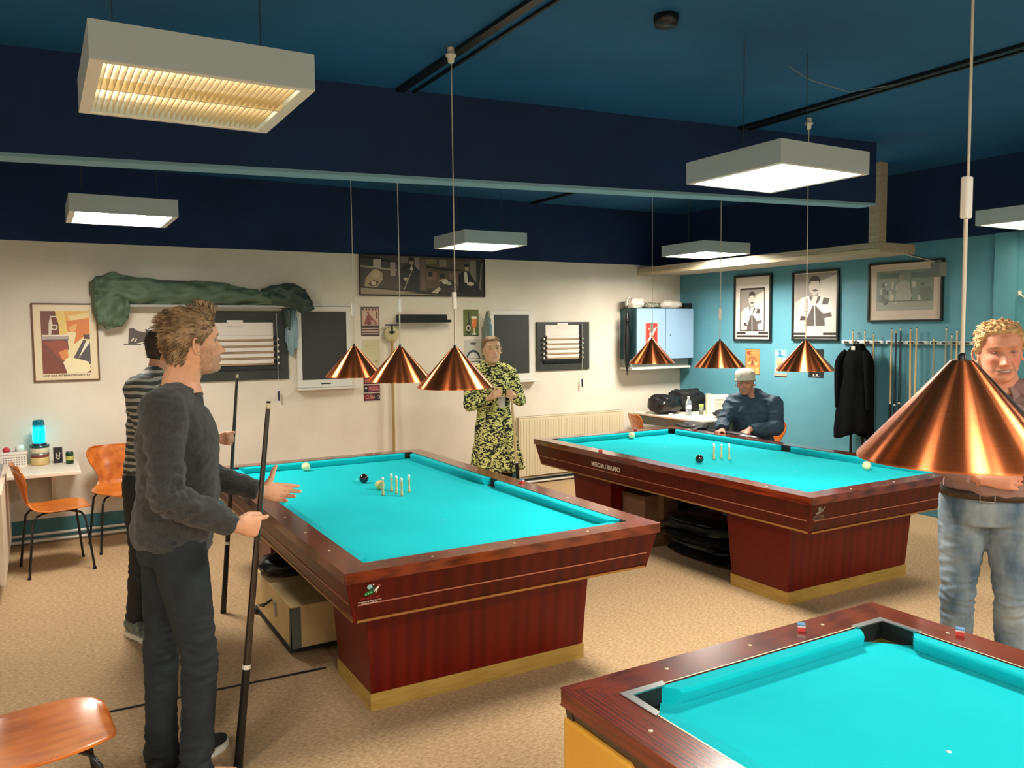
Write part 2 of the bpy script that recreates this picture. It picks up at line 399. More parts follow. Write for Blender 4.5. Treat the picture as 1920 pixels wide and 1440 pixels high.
    for k in range(4):
        cs = [(0, 0), (W, 0), (W, L), (0, L)]; a_, b_ = V(cs[k]), V(cs[(k+1) % 4]); d = (b_-a_).normalized(); n = V((-d.y, d.x)); l = (b_-a_).length
        def pp(u, v, z, a_=a_, d=d, n=n):
            r = a_+d*u+n*v; return (r.x, r.y, z)
        def off(z): return ins0+(ins1-ins0)*(z1-z)/(z1-z0)
        mm = MAHX if (k in (0, 2)) else (MAHX if style == 2 else MAHX)
        q = B(); i1, i0 = off(z1), off(z0)
        q.hexa([pp(i0, i0, z0), pp(l-i0, i0, z0), pp(l-i0-.02, i0+.02, z0), pp(i0+.02, i0+.02, z0), pp(i1, i1, z1), pp(l-i1, i1, z1), pp(l-i1-.02, i1+.02, z1), pp(i1+.02, i1+.02, z1)], mm)
        ao = q.obj('apron_panel', T)
        for (za, hh, mt, pr) in ((.602, .006, PINK, .003), (.528, .011, GOLD, .005)):
            q = B(); o0, o1 = off(za)-pr, off(za+hh)-pr; sgn = .05
            q.hexa([pp(sgn+.01, o0, za), pp(l-sgn-.01, o0, za), pp(l-sgn-.01, o0+pr+.002, za), pp(sgn+.01, o0+pr+.002, za), pp(sgn+.01, o1, za+hh), pp(l-sgn-.01, o1, za+hh), pp(l-sgn-.01, o1+pr+.002, za+hh), pp(sgn+.01, o1+pr+.002, za+hh)], mt)
            q.obj('trim_strip', ao)
    # corner strips
    for (x, y) in ((ins0, ins0), (W-ins0, ins0), (W-ins0, L-ins0), (ins0, L-ins0)):
        sx = 1 if x < W/2 else -1; sy = 1 if y < L/2 else -1
        q = B(); q.tube([(x+sx*.004, y+sy*.004, z1), (x+sx*(ins1-ins0)+sx*.004, y+sy*(ins1-ins0)+sy*.004, z0)], .006, 6, MAHR); q.obj('corner_strip', T)
    q = B(); q.box((.09, .09, .60), (W-.09, L-.09, .66), DARKW); q.obj('underframe', T)
    # two pedestals
    for ya in (.35, L-.35-.47):
        xa, xb, yb = W/2-.573, W/2+.573, ya+.47
        q = B()
        q.hexa([(xa, ya, .075), (xb, ya, .075), (xb, yb, .075), (xa, yb, .075), (xa-.03, ya-.035, .60), (xb+.03, ya-.035, .60), (xb+.03, yb+.035, .60), (xa-.03, yb+.035, .60)], MAHR)
        pd = q.obj('pedestal', T, bevel=.004)
        q = B(); q.box((xa-.004, ya-.004, 0), (xb+.004, yb+.004, .078), PLINTH); q.obj('plinth', pd)
    return T
W1, L1 = 1.59, 2.955
T1 = table('billiard_table', 'turquoise billiard table in the middle with five pins and colourful logo sticker on the apron', (1.00, 3.03, 0), W1, L1, 1, -.006)
T2 = table('billiard_table', 'turquoise billiard table at the right rear with white lettering along its long apron', (3.675, 3.02, 0), W1, L1, 2, -.004)
T3 = table('billiard_table', 'dark wood pool table with ochre side panels in the right foreground', (1.157, 1.754-2.45, 0), 1.292, 2.45, 3)
# lettering and stickers on the aprons
def face(o, xdir, up):
    xdir = V(xdir).normalized(); up = V(up).normalized(); n = xdir.cross(up).normalized(); up = n.cross(xdir)
    return Matrix(((xdir.x, up.x, n.x, o[0]), (xdir.y, up.y, n.y, o[1]), (xdir.z, up.z, n.z, o[2]), (0, 0, 0, 1)))
PAINTW = mat('white lettering', (240, 226, 208), .5); REDT = mat('red lettering', (150, 34, 40), .5)
def disc(q, c, r, m, z=.0006, n=18, sy=1., rot=0.):
    q.prism([(c[0]+r*cos(2*pi*i/n)*cos(rot)-r*sy*sin(2*pi*i/n)*sin(rot), c[1]+r*cos(2*pi*i/n)*sin(rot)+r*sy*sin(2*pi*i/n)*cos(rot)) for i in range(n)], 0, z, m)
def poly(q, pts, m, z=.0006):
    a = sum(pts[i][0]*pts[(i+1) % len(pts)][1]-pts[(i+1) % len(pts)][0]*pts[i][1] for i in range(len(pts)))
    q.prism(pts if a > 0 else pts[::-1], 0, z, m)
def sticker(parent, M, grey=False):
    M = M @ Matrix.Diagonal((.86, .80, 1, 1))
    g = (lambda a, b: mat('sticker '+a+(' grey' if grey else ''), (150, 146, 136) if grey else b, .4))
    q = B()
    disc(q, (-.004, .052), .013, g('blue ball', (150, 200, 205)))
    disc(q, (.014, .062), .004, g('white', (236, 232, 220)))
    poly(q, [(-.012, .040), (.014, .048), (.022, .054), (.018, .034), (.0, .030)], g('dark green', (10, 92, 78)) if not grey else g('ash', (90, 88, 80)))
    disc(q, (-.006, .018), .026, g('green', (22, 112, 52)) if not grey else g('ash', (90, 88, 80)), .0004, 20, .42, .2)
    for k in range(3): disc(q, (-.020+.011*k, .014+.004*k), .0032, g('mint', (150, 236, 180)), .0012, 10)
    poly(q, [(.018, .030), (.036, .052), (.044, .050), (.034, .030), (.028, .012), (.026, .012), (.028, .030), (.020, .022)], g('white', (236, 232, 220)), .001)
    disc(q, (.043, .054), .007, g('red head', (150, 70, 74)), .0012)
    for v in q.v: v[:] = M @ v
    q.obj('logo_sticker', parent)
    text('lettering', 'SPORT FAR', .02, REDT if not grey else g('white', (236, 232, 220)), M @ Matrix.Translation((0, -.010, .001)), parent, .0004, .10)
    text('lettering', 'Steenstrupvej 25 tlf 66 11 07', .010, PAINTW if not grey else g('white', (236, 232, 220)), M @ Matrix.Translation((.0, -.026, .001)), parent, .0002, .115)
    text('lettering', 'www.sportfar.dk', .010, PAINTW if not grey else g('white', (236, 232, 220)), M @ Matrix.Translation((-.002, -.036, .001)), parent, .0002, .08)
sl = (.038/.177)
sticker(T1, face((.110, .0245, .637), (1, 0, 0), (0, -sl, 1)))
sticker(T2, face((.09, .0245, .637), (1, 0, 0), (0, -sl, 1)), True)
text('lettering', 'MERCUR / BILLARD', .05, PAINTW, face((.020, L1*.655, .645), (0, -1, 0), (-sl, 0, 1)), T2, .0016, .36)

# ---- balls
def ball(px, m, label, grp=None):
    q = B(); q.ell((0, 0, 0), (.0305,)*3, m, nu=28, nv=18); o = q.obj('billiard_ball'); o.location = (px[0], px[1], .7335+.0003)
    return tag(o, label, 'ball', grp)
IV = mat('ivory ball', (244, 234, 176), .12, coat=.6); IV2 = mat('yellow ball', (240, 214, 140), .12, coat=.6); BK = mat('dark red black ball', (28, 4, 6), .08, coat=1.)
ball((1.619, 5.72), IV, 'cream billiard ball near the far cushion of the middle table')
ball((1.811, 5.05), BK, 'very dark red ball left of the pins on the middle table')
ball((1.815, 4.775), IV2, 'yellowish ball right behind the leftmost pin of the middle table')
ball((4.60, 5.76), IV, 'cream ball at the far left end of the right rear table')
ball((4.176, 4.44), BK, 'black ball in front of the pins on the right rear table')
ball((4.927, 3.59), IV, 'cream ball at the right end of the rear table, beside the big copper shade')
# ---- pins
PINM = mat('pin wood', (206, 196, 150), .45, col2=(190, 178, 128), scale=40); PINH = mat('pin head', (232, 240, 232), .3)
def pin(loc, label, grp):
    t = thing('skittle_pin', label, 'pin', (*loc, .7035), 0, grp)
    q = B(); q.lathe([(.0095, 0), (.0098, .012), (.0075, .03), (.0068, .055), (.0082, .078), (.0068, .093)], 12, PINM, close=True); q.obj('shaft', t)
    q = B(); q.lathe([(.0062, .092), (.0085, .098), (.009, .104), (.0065, .111), (.001, .1125)], 12, PINH, close=True); q.obj('head', t)
cx, cy = 1.856, 4.60
for (dx, dy, lb) in ((0, 0, 'centre pin of the cross of five on the middle table'), (-.088, 0, 'leftmost pin on the middle table, in front of the yellowish ball'), (.082, 0, 'rightmost pin on the middle table'),
                     (0, .082, 'rearmost pin of the cross on the middle table'), (.0, -.08, 'frontmost pin of the cross on the middle table')):
    pin((cx+dx, cy+dy), lb, 'pins on the middle table')
cx, cy = 4.455, 4.50
for (dx, dy, lb) in ((0, 0, 'middle pin of the group on the right rear table'), (-.075, 0, 'left pin of the group on the right rear table'), (.08, .0, 'right rear pin of the group on the rear table'),
                     (0, .08, 'far pin of the group on the right rear table'), (.0, -.08, 'near pin of the group on the right rear table')):
    pin((cx+dx, cy+dy), lb, 'pins on the right rear table')
# ---- chalk cubes
CR = mat('chalk paper red', (214, 70, 66), .6); CW = mat('chalk paper white', (232, 214, 206), .6); CB = mat('blue chalk', (96, 140, 178), .9)
def chalk(x, y, label, rz=.4):
    t = thing('chalk_cube', label, 'chalk', (x, y, .7505), rz); s = .0115
    bx('wrapper', (-s, -s, 0), (s, s, .013), CR, t); bx('label_band', (-s-.0003, -s-.0003, .0125), (s+.0003, s+.0003, .0175), CW, t)
    q = B(); q.lathe([(.003, .019), (.009, .0205), (.0105, .0215)], 12, CB); q.box((-s, -s, .0165), (s, s, .0215), CB); q.obj('chalk', t)
chalk(2.555, 4.28, 'red wrapped chalk cube on the right rail of the middle table')
chalk(4.78, 5.93, 'pinkish chalk cube on the far rail of the rear table, left of its corner pocket', .2)
chalk(5.21, 5.60, 'pinkish chalk cube on the long far rail of the rear table')
chalk(3.725, 5.05, 'red chalk cube on the near long rail of the rear table, beside the lettering')
chalk(2.03, 1.70, 'red and blue chalk cube on the foreground table, left of its far corner pocket', .8)
chalk(2.41, 1.42, 'red and white chalk cube on the foreground table, right of its far corner pocket', .5)

# ================================================================== COPPER PENDANTS
def copper():
    m = bpy.data.materials.new('brushed copper'); m.use_nodes = True; nt = m.node_tree; N = nt.nodes; L = nt.links; b = N['Principled BSDF']
    b.inputs['Metallic'].default_value = 1; b.inputs['Roughness'].default_value = .30; b.inputs['Anisotropic'].default_value = .92
    b.inputs['Anisotropic Rotation'].default_value = .25
    tg = N.new('ShaderNodeTangent'); tg.direction_type = 'RADIAL'; tg.axis = 'Z'; L.new(tg.outputs[0], b.inputs['Tangent'])
    tc = N.new('ShaderNodeTexCoord'); mp = N.new('ShaderNodeMapping'); L.new(tc.outputs['Object'], mp.inputs[0]); mp.inputs['Scale'].default_value = (1, 1, 60)
    n = N.new('ShaderNodeTexNoise'); n.inputs['Scale'].default_value = 6; n.inputs['Detail'].default_value = 6; L.new(mp.outputs[0], n.inputs[0])
    cr = N.new('ShaderNodeValToRGB'); L.new(n.outputs[0], cr.inputs[0]); cr.color_ramp.elements[0].color = (.74, .17, .060, 1); cr.color_ramp.elements[1].color = (.92, .28, .10, 1)
    L.new(cr.outputs[0], b.inputs['Base Color'])
    return m
COP = copper(); COPIN = mat('shade inside white', (210, 200, 186), .5); CORD = mat('pale cord', (206, 196, 178), .6)
BULB = mat('bulb glass', (236, 230, 216), .3)
def pendant(loc, label, R=.19, Hc=.195, top=.018, adj=.42, mount=True, group='copper pendant lamps'):
    t = thing('pendant_lamp', label, 'lamp', loc, 0, group)
    q = B(); q.lathe([(R, -.002), (R, .004), (top, Hc), (top*.9, Hc+.003), (.001, Hc+.003)], 64, COP)
    q.lathe([(R-.002, -.002), (R-.004, .002), (top, Hc-.004), (.001, Hc-.004)], 64, COPIN)
    q.lathe([(R, -.002), (R-.002, -.002)], 64, COP); q.obj('shade', t)
    q = B(); q.lathe([(.001, .04), (.028, .06), (.03, .08), (.016, .115), (.016, .15)], 16, BULB); q.obj('bulb', t)
    q = B(); q.lathe([(.02, Hc-.03), (.02, Hc-.075), (.001, Hc-.075)], 12, BLACK); q.obj('socket', t)
    q = B(); q.lathe([(.008, Hc+.001), (.008, Hc+.014), (.004, Hc+.018)], 10, BLACK); q.obj('cap', t)
    zt = ZC-loc[2]
    q = B(); q.tube([(0, 0, Hc), (0, 0, Hc+adj)], .0042, 6, CORD); q.tube([(.004, 0, Hc+adj), (.002, 0, zt)], .0028, 6, CORD); q.obj('cord', t)
    q = B(); q.box((-.011, -.008, Hc+adj-.04), (.011, .008, Hc+adj+.045), WHITEP); q.obj('cord_grip', t, bevel=.004)
    if mount:
        q = B(); q.lathe([(.004, zt-.075), (.015, zt-.07), (.017, zt-.045), (.026, zt-.042), (.026, zt-.03), (.018, zt-.026), (.018, zt)], 14, WHITEP); q.obj('ceiling_mount', t)
    return t
pendant((1.80, 3.655, 1.412), 'copper cone lamp over the middle table, the nearest of its row of three', adj=.235)
pendant((1.90, 4.61, 1.392), 'copper cone lamp over the middle table, second of its row of three', R=.20, Hc=.205, adj=.25)
pendant((1.80, 5.155, 1.40), 'copper cone lamp over the middle table, farthest left in the row of three', adj=.24)
pendant((4.46, 5.32, 1.405), 'copper cone lamp in front of the light blue wall cabinet', adj=.1)
pendant((4.46, 4.53, 1.400), 'copper cone lamp above the man in the beanie', adj=.2)
pendant((4.46, 3.735, 1.405), 'copper cone lamp in front of the framed player with bow tie, over the rear table', adj=.24)
pendant((1.640, .978, 1.425), 'huge looking copper cone lamp in the right foreground with flat top', R=.197, Hc=.200, top=.024, adj=.33)

# ================================================================== PEOPLE
def attr_mat(name, rough=.5, sheen=0., bump=0., bscale=200, spec=.4, sss=.0, vary=0., vscale=30):
    m = bpy.data.materials.new(name); m.use_nodes = True; nt = m.node_tree; N = nt.nodes; L = nt.links; b = N['Principled BSDF']
    a = N.new('ShaderNodeAttribute'); a.attribute_name = 'tone'
    b.inputs['Roughness'].default_value = rough; b.inputs['Sheen Weight'].default_value = sheen; b.inputs['Specular IOR Level'].default_value = spec
    tc = N.new('ShaderNodeTexCoord')
    n = N.new('ShaderNodeTexNoise'); n.inputs['Scale'].default_value = vscale; n.inputs['Detail'].default_value = 5; L.new(tc.outputs['Object'], n.inputs[0])
    mr = N.new('ShaderNodeMapRange'); L.new(n.outputs[0], mr.inputs[0]); mr.inputs[1].default_value = .3; mr.inputs[2].default_value = .7
    mr.inputs[3].default_value = 1-vary; mr.inputs[4].default_value = 1+vary
    mx = N.new('ShaderNodeVectorMath'); mx.operation = 'SCALE'; L.new(a.outputs['Color'], mx.inputs[0]); L.new(mr.outputs[0], mx.inputs['Scale'])
    L.new(mx.outputs[0], b.inputs['Base Color'])
    if bump:
        n2 = N.new('ShaderNodeTexNoise'); n2.inputs['Scale'].default_value = bscale; n2.inputs['Detail'].default_value = 4; L.new(tc.outputs['Object'], n2.inputs[0])
        bp = N.new('ShaderNodeBump'); bp.inputs['Strength'].default_value = bump; bp.inputs['Distance'].default_value = .004; L.new(n2.outputs[0], bp.inputs['Height']); L.new(bp.outputs[0], b.inputs['Normal'])
    return m
SKIN = attr_mat('skin', .48, 0, .12, 260, .35, 0, .06, 40)

def fuse(q, name, parent, m, voxel=.006, it=3, disp=None, tone=None):
    o = q.obj(name)
    r = o.modifiers.new('r', 'REMESH'); r.mode = 'VOXEL'; r.voxel_size = voxel; r.use_smooth_shade = True
    if it:
        sm = o.modifiers.new('s', 'SMOOTH'); sm.factor = .5; sm.iterations = it
    bpy.context.view_layer.update()
    me = bpy.data.meshes.new_from_object(o.evaluated_get(bpy.context.evaluated_depsgraph_get()))
    bpy.data.objects.remove(o)
    me.name = name; me.materials.clear(); me.materials.append(m)
    if disp:
        nor = [v.normal.copy() for v in me.vertices]
        for v, n in zip(me.vertices, nor): v.co += n*disp(v.co, n)
    if tone:
        at = me.color_attributes.new('tone', 'FLOAT_COLOR', 'POINT')
        buf = []
        for v in me.vertices: buf += [*tone(v.co), 1.]
        at.data.foreach_set('color', buf)
    me.polygons.foreach_set('use_smooth', [True]*len(me.polygons))
    o = bpy.data.objects.new(name, me); C.objects.link(o); o.parent = parent
    return o

def spl(secs, n=4):
    """smooth a list of (centre, a, b) by Catmull-Rom"""
    P = [(*V(s[0]), s[1], s[2]) for s in secs]; out = []
    K = len(P)
    for i in range(K-1):
        p0, p1, p2, p3 = P[max(i-1, 0)], P[i], P[i+1], P[min(i+2, K-1)]
        for j in range(n):
            t = j/n
            v = [.5*((2*b)+(-a+c)*t+(2*a-5*b+4*c-d)*t*t+(-a+3*b-3*c+d)*t**3) for a, b, c, d in zip(p0, p1, p2, p3)]
            out.append((V(v[:3]), max(v[3], .001), max(v[4], .001)))
    out.append((V(P[-1][:3]), P[-1][3], P[-1][4])); return out

HT = [(-.124, .050, .000, .012), (-.120, .070, -.030, .028), (-.110, .080, -.050, .041), (-.097, .0845, -.062, .050), (-.083, .0835, -.070, .0565), (-.070, .0865, -.078, .0615),
      (-.055, .0860, -.086, .0655), (-.035, .0850, -.093, .0690), (-.015, .0830, -.098, .0715), (.0, .0830, -.101, .0735), (.012, .0880, -.103, .0745), (.022, .0920, -.104, .0752), (.040, .0915, -.104, .0755),
      (.060, .0860, -.100, .0725), (.080, .0730, -.088, .0640), (.097, .0530, -.067, .0500), (.108, .030, -.042, .0320), (.113, .0, -.015, .0040)]
def hprof(t):
    x = t*(len(HT)-1); i = min(int(x), len(HT)-2); k = x-i
    return [a+(b-a)*k for a, b in zip(HT[i], HT[i+1])]
def g1(x, s): return exp(-(x/s)**2)
def head_pt(th, t, off=0., fem=0., nose=1., smile=0.):
    z, yf, yb, wd = hprof(t)
    cx, cy = sin(th), cos(th)
    x = wd*math.copysign(abs(cx)**.92, cx)
    y = -.005+(yf+.005 if cy > 0 else -(yb+.005))*math.copysign(abs(cy)**.88, cy)
    n = V((cx, cy, (t-.45)*1.2)).normalized()
    if off:
        return V((x, y, z))+n*off
    if cy > 0:
        k = cy**1.0
        # nose
        if -.062 < z < .02:
            zz = (.012-z)/.062; pr = nose*.027*(max(0, min(1, zz*1.12))**1.25) if z > -.046 else nose*.027*max(0, (z+.060)/.014)
            y += pr*g1(x, .0085+.006*max(0, zz))*(1.1)
            y += .008*nose*(g1(abs(x)-.0125, .006)*g1(z+.046, .008))
        y -= .0135*g1(abs(x)-.031, .015)*g1(z-.001, .0125)*k
        y += .0045*g1(abs(x)-.026, .02)*g1(z-.021, .008)*k*(1-fem)
        y += .0075*g1(abs(x)-.046, .02)*g1(z+.030+smile*(-.006), .017)*k*(1+.6*smile)
        y += .0065*g1(x, .019+.006*smile)*g1(z+.0685, .0048)
        y += .0060*g1(x, .017+.006*smile)*g1(z+.0815, .0055)
        y -= .0050*g1(x, .024+.008*smile)*g1(z+.0750, .0026)
        y -= .0035*g1(x, .02)*g1(z+.0925, .006)
        y += .0055*g1(x, .018)*g1(z+.109, .011)
        y -= .003*smile*g1(abs(x)-.034, .006)*g1(z+.066, .018)
    return V((x, y, z))
def headmat(c, fwd, up=(0, 0, 1), s=1.):
    f = V(fwd).normalized(); r = f.cross(V(up)).normalized(); u = r.cross(f); c = V(c)
    return Matrix(((r.x*s, f.x*s, u.x*s, c.x), (r.y*s, f.y*s, u.y*s, c.y), (r.z*s, f.z*s, u.z*s, c.z), (0, 0, 0, 1)))
def add_head(q, M, **k):
    q.grid(lambda a, b: M @ head_pt(2*pi*a, b, **k), 110, 120, wrap=True)
    for e, t in ((0, 0), (1, 1)):
        pass
    z = [M @ head_pt(2*pi*i/110, 0, **k) for i in range(110)]; q.add(z, [tuple(range(109, -1, -1))])
    z = [M @ head_pt(2*pi*i/110, 1, **k) for i in range(110)]; q.add(z, [tuple(range(110))])
    for sx in (-1, 1):
        R = Matrix.Rotation(sx*.35, 4, 'Z')
        pts = []
        for i in range(9):
            a = -2.3+4.4*i/8; pts.append(M @ (V((sx*.079, -.012, -.012)) + R @ V((sx*.006*(1+cos(a)), -.016*cos(a)*1.0, .0285*sin(a)+.003*cos(a)))))
        s_ = M.to_scale()[0]
        q.tube(pts, [.004*s_]+[.0048*s_]*7+[.0065*s_], 8)
        q.ell(M @ V((sx*.0755, -.008, -.014)), (.0055*s_, .013*s_, .021*s_), M=M.to_3x3().normalized())
def hand(q, wr, d, n, s=1., curls=((20, 25, 15),)*4, thumb=((.5, .6, .2), (.6, .3, .4)), spread=.10, left=False):
    """wr wrist, d finger direction, n palm-facing normal; the thumb side follows from the hand"""
    wr, d, n = V(wr), V(d).normalized(), V(n).normalized(); n = (n-d*n.dot(d)).normalized()
    t = n.cross(d) if left else d.cross(n)
    q.loft(spl([(wr-d*.02*s, .028*s, .022*s), (wr+d*.01*s, .029*s, .020*s), (wr+d*.045*s, .038*s, .017*s), (wr+d*.085*s-n*.002*s, .041*s, .014*s), (wr+d*.097*s-n*.002*s, .036*s, .009*s)], 3), t, 14)
    for k, (o, l) in enumerate(((.0310, .074), (.0104, .083), (-.0100, .076), (-.0300, .060))):
        p = wr+d*(.082-.004*abs(k-1))*s+t*o*s; dd = (d+t*spread*(1.4-k)*.5).normalized(); pts = [p-d*.02*s, p]; rr = [.0096*s, .0098*s]
        ang = 0
        for j, fr in enumerate((.46, .30, .24)):
            ang += radians(curls[min(k, len(curls)-1)][j]); v = dd*cos(ang)+n*sin(ang)
            p = p+v*l*fr*s; pts.append(p); rr.append((.0092, .0085, .0070)[j]*s)
        q.tube(pts, rr, 10); q.ell(pts[-1], (rr[-1]*1.02,)*3, nu=8, nv=6)
        for a_, r_2 in zip(pts[2:-1], rr[2:-1]): q.ell(a_, (r_2*1.04,)*3, nu=8, nv=6)
    b0 = wr+d*.022*s+t*.022*s; v1 = (t*thumb[0][0]+d*thumb[0][1]+n*thumb[0][2]).normalized(); v2 = (t*thumb[1][0]+d*thumb[1][1]+n*thumb[1][2]).normalized()
    p1 = b0+v1*.038*s; p2 = p1+v2*.028*s; p3 = p2+(v2*.8+d*.2).normalized()*.022*s
    q.tube([b0-v1*.01*s, b0, p1, p2, p3], [.013*s, .015*s, .0122*s, .0108*s, .0085*s], 10); q.ell(p3, (.0087*s,)*3, nu=8, nv=6)

def facing(a): return V((cos(a), sin(a), 0)), V((sin(a), -cos(a), 0))      # forward, right
def limb_arm(q, sh, el, wr, g=0., cuff=0., n=16, up=.060, end=1.):
    sh, el, wr = V(sh), V(el), V(wr)
    e2 = el+(wr-el)*end
    dn = (el-sh).normalized()
    q.ell(sh+dn*.01, (up+g*.9,)*3, nu=18, nv=12); q.ell(el, (.0415+g,)*3, nu=14, nv=10)
    q.loft(spl([(sh, up*.95+g, up*.95+g), (sh.lerp(el, .15), up*.94+g, up*.96+g), (sh.lerp(el, .4), .050+g, .054+g), (sh.lerp(el, .8), .043+g, .045+g), (el, .042+g, .042+g), (el.lerp(e2, .3), .043+g, .041+g),
                (el.lerp(e2, .75), .034+g, .032+g), (e2, .029+g+cuff, .026+g+cuff)], 3), V((.3, .9, .2)), n)
def limb_leg(q, hp, kn, an, g=0., hem=0., n=18, end=1.):
    hp, kn, an = V(hp), V(kn), V(an); e2 = kn+(an-kn)*end
    q.loft(spl([(hp+(hp-kn)*.12, .085+g, .085+g), (hp, .093+g, .098+g), (hp.lerp(kn, .45), .078+g, .083+g), (hp.lerp(kn, .85), .060+g, .062+g), (kn, .056+g, .060+g), (kn.lerp(e2, .3), .053+g, .058+g),
                (kn.lerp(e2, .7), .042+g+hem*.5, .044+g+hem*.5), (e2, .038+g+hem, .040+g+hem)], 3), V((1, 0, 0)), n)
def torso(q, pel, chest, neckb, right, w=1., g=0., bust=0., belly=0., z0=0., n=28, hemflare=0., top=True):
    """pel pelvis centre, chest centre between the shoulders, neckb base of the neck"""
    pel, chest, neckb, R = V(pel), V(chest), V(neckb), V(right).normalized(); F = V((0, 0, 1)).cross(R)
    ax = chest-pel
    f = lambda t: pel+ax*t
    secs = [(f(z0)+V((0, 0, -.0)), (.158+hemflare)*w+g, .112+g+belly*.4), (f(.12), .158*w+g, .112+g+belly*.7), (f(.32)+F*belly*.5, .146*w+g, .104+g+belly), (f(.55)+F*(belly*.4+.0), .155*w+g, .108+g+belly*.6+bust*.3),
            (f(.76)+F*.006, .172*w+g, .116+g+bust), (f(.90)+F*.002, .172*w+g, .108+g+bust*.3)]
    if top: secs += [(f(1.0), .150*w+g, .085+g), (chest.lerp(neckb, .55), .098*w+g, .066+g), (neckb, .062+g*.5, .060+g*.5)]
    q.loft(spl(secs, 4), R, n, power=2.3)
    if top:
        for sx in (-1, 1):
            q.loft(spl([(neckb.lerp(chest, .25)+R*sx*.02, .050+g, .046+g), (chest+R*sx*.10*w+V((0, 0, .022)), .052+g, .050+g), (chest+R*sx*.165*w, .048+g, .052+g)], 3), F, 14)
def neck(q, neckb, M, r=.056):
    a = V(neckb); b = M @ V((0, -.022, -.055)); c = M @ V((0, -.030, -.0))
    q.loft(spl([(a-V((0, 0, .05)), r*1.35, r*1.2), (a, r*1.1, r*1.08), (a.lerp(b, .5), r, r*1.02), (b, r*.98, r*1.05), (c, r*.8, r*.8)], 3), M.to_3x3() @ V((1, 0, 0)), 20)
def shoe(parent, heel, toe, m, solem, label=None, s=1., z=0.):
    heel, toe = V(heel), V(toe); d = (toe-heel); L_ = d.length; d.normalize(); t = V((d.y, -d.x, 0))
    q = B()
    prof = [(-.01, .5, .62), (.02, .9, .95), (.25, 1., .95), (.45, .95, .80), (.65, 1.1, .56), (.85, 1.05, .42), (.97, .7, .32), (1.0, .3, .2)]
    secs = []
    for (u, wd, ht) in prof:
        h = .082*ht; secs.append((heel+d*L_*u+V((0, 0, z+.02+h/2)), .043*wd*s, h/2+.004, t))
    q.loft(spl_keep(secs, t), t, 18)
    o = fuse(q, 'shoe', parent, m, .006, 3)
    q = B(); pl = []
    for (u, wd) in ((-.02, .55), (.05, .9), (.3, .95), (.5, .9), (.7, 1.12), (.88, 1.0), (1.0, .6), (1.03, .15)): pl.append((u, wd))
    left = [heel+d*L_*u+t*.046*wd*s for u, wd in pl]; rightp = [heel+d*L_*u-t*.046*wd*s for u, wd in pl][::-1]
    P = [(p.x, p.y) for p in left+rightp]
    ar = sum(P[i][0]*P[(i+1) % len(P)][1]-P[(i+1) % len(P)][0]*P[i][1] for i in range(len(P)))
    q.prism(P if ar > 0 else P[::-1], z+.001, z+.026, solem); so = q.obj('sole', o, bevel=.004)
    return o
def spl_keep(secs, t): return spl([(s[0], s[1], s[2]) for s in secs], 3)
def folds(amp, sx=14, sz=26, seed=0.):
    def f(p, n):
        a = noise.noise(V((p.x*sx+seed, p.y*sx, p.z*sz))); b = noise.noise(V((p.x*sx*2.1-seed, p.y*sx*2.1+7, p.z*sz*1.9)))
        return amp*((1-2*abs(a))*.8+.45*b-.35)
    return f
def skin_tone(M, base, lips=(150, 84, 74), beard=None, beardk=0., brow=None, blush=(214, 140, 112), browz=.019, hand_red=.0, grin=0.):
    I = M.inverted(); b0 = V(srgb(base)); lp = V(srgb(lips)); bd = V(srgb(beard or (90, 70, 56))); bw = V(srgb(brow or (90, 66, 44))); bl = V(srgb(blush)); dk = V(srgb((60, 34, 26)))
    def f(p):
        l = I @ p; c = b0.copy()
        if abs(l.x) < .12 and -.14 < l.z < .13 and -.13 < l.y < .14:
            if l.y > .0:
                c = c.lerp(bl, .55*g1(abs(l.x)-.042, .02)*g1(l.z+.030, .018)); c = c.lerp(bl, .5*g1(l.x, .014)*g1(l.z+.042, .015))
                if beard:
                    k = beardk*max(0, min(1, (-.040-l.z)/.02))*(1 if l.z < -.055 or abs(l.x) > .02 else .7)
                    if abs(l.x) > .052: k = beardk*max(0, min(1, (.0-l.z)/.03))*(1 if l.y < .05 else .6)
                    k *= (.75+.5*noise.noise(l*160)); c = c.lerp(bd, max(0, min(1, k)))
                if abs(l.x) < .026: c = c.lerp(lp, .85*max(g1(l.z+.0690, .0055), g1(l.z+.0815, .0058))*g1(l.x, .022))
                zc_ = l.z-abs(l.x)**2*9*grin
                if grin:
                    c = c.lerp(dk, .9*grin*g1(zc_+.0755, .0065)*g1(l.x, .027)); c = c.lerp(V(srgb((222, 208, 192))), .95*grin*g1(zc_+.0735, .0036)*g1(l.x, .019))
                    c = c.lerp(dk, .5*grin*g1(abs(l.x)-.036+(l.z+.07)*.35, .0035)*g1(l.z+.058, .022))
                else: c = c.lerp(dk, .7*g1(l.z+.0752, .0022)*g1(l.x, .026))
                c = c.lerp(bw, .75*g1(l.z-browz-.002+abs(abs(l.x)-.03)*.12, .0045)*g1(abs(l.x)-.031, .016))
                c = c.lerp(dk, .85*g1(l.z-.000, .0036)*g1(abs(l.x)-.031, .013))
        return c
    return f
EYEW = mat('eye white', (176, 166, 158), .25); EYED = mat('eye iris', (48, 60, 66), .1)
def eyes(parent, M, half=.55):
    for sx in (-1, 1):
        q = B(); q.ell((0, 0, 0), (.0118, .0118, .0118*half), EYEW, nu=14, nv=10)
        q.ell((0, .0075, 0), (.0052, .0052, .0052*min(1, half*1.6)), EYED, nu=10, nv=6)
        for v in q.v: v[:] = M @ (V(v)+V((sx*.0305, .0705, .0008)))
        q.obj('eye', parent)
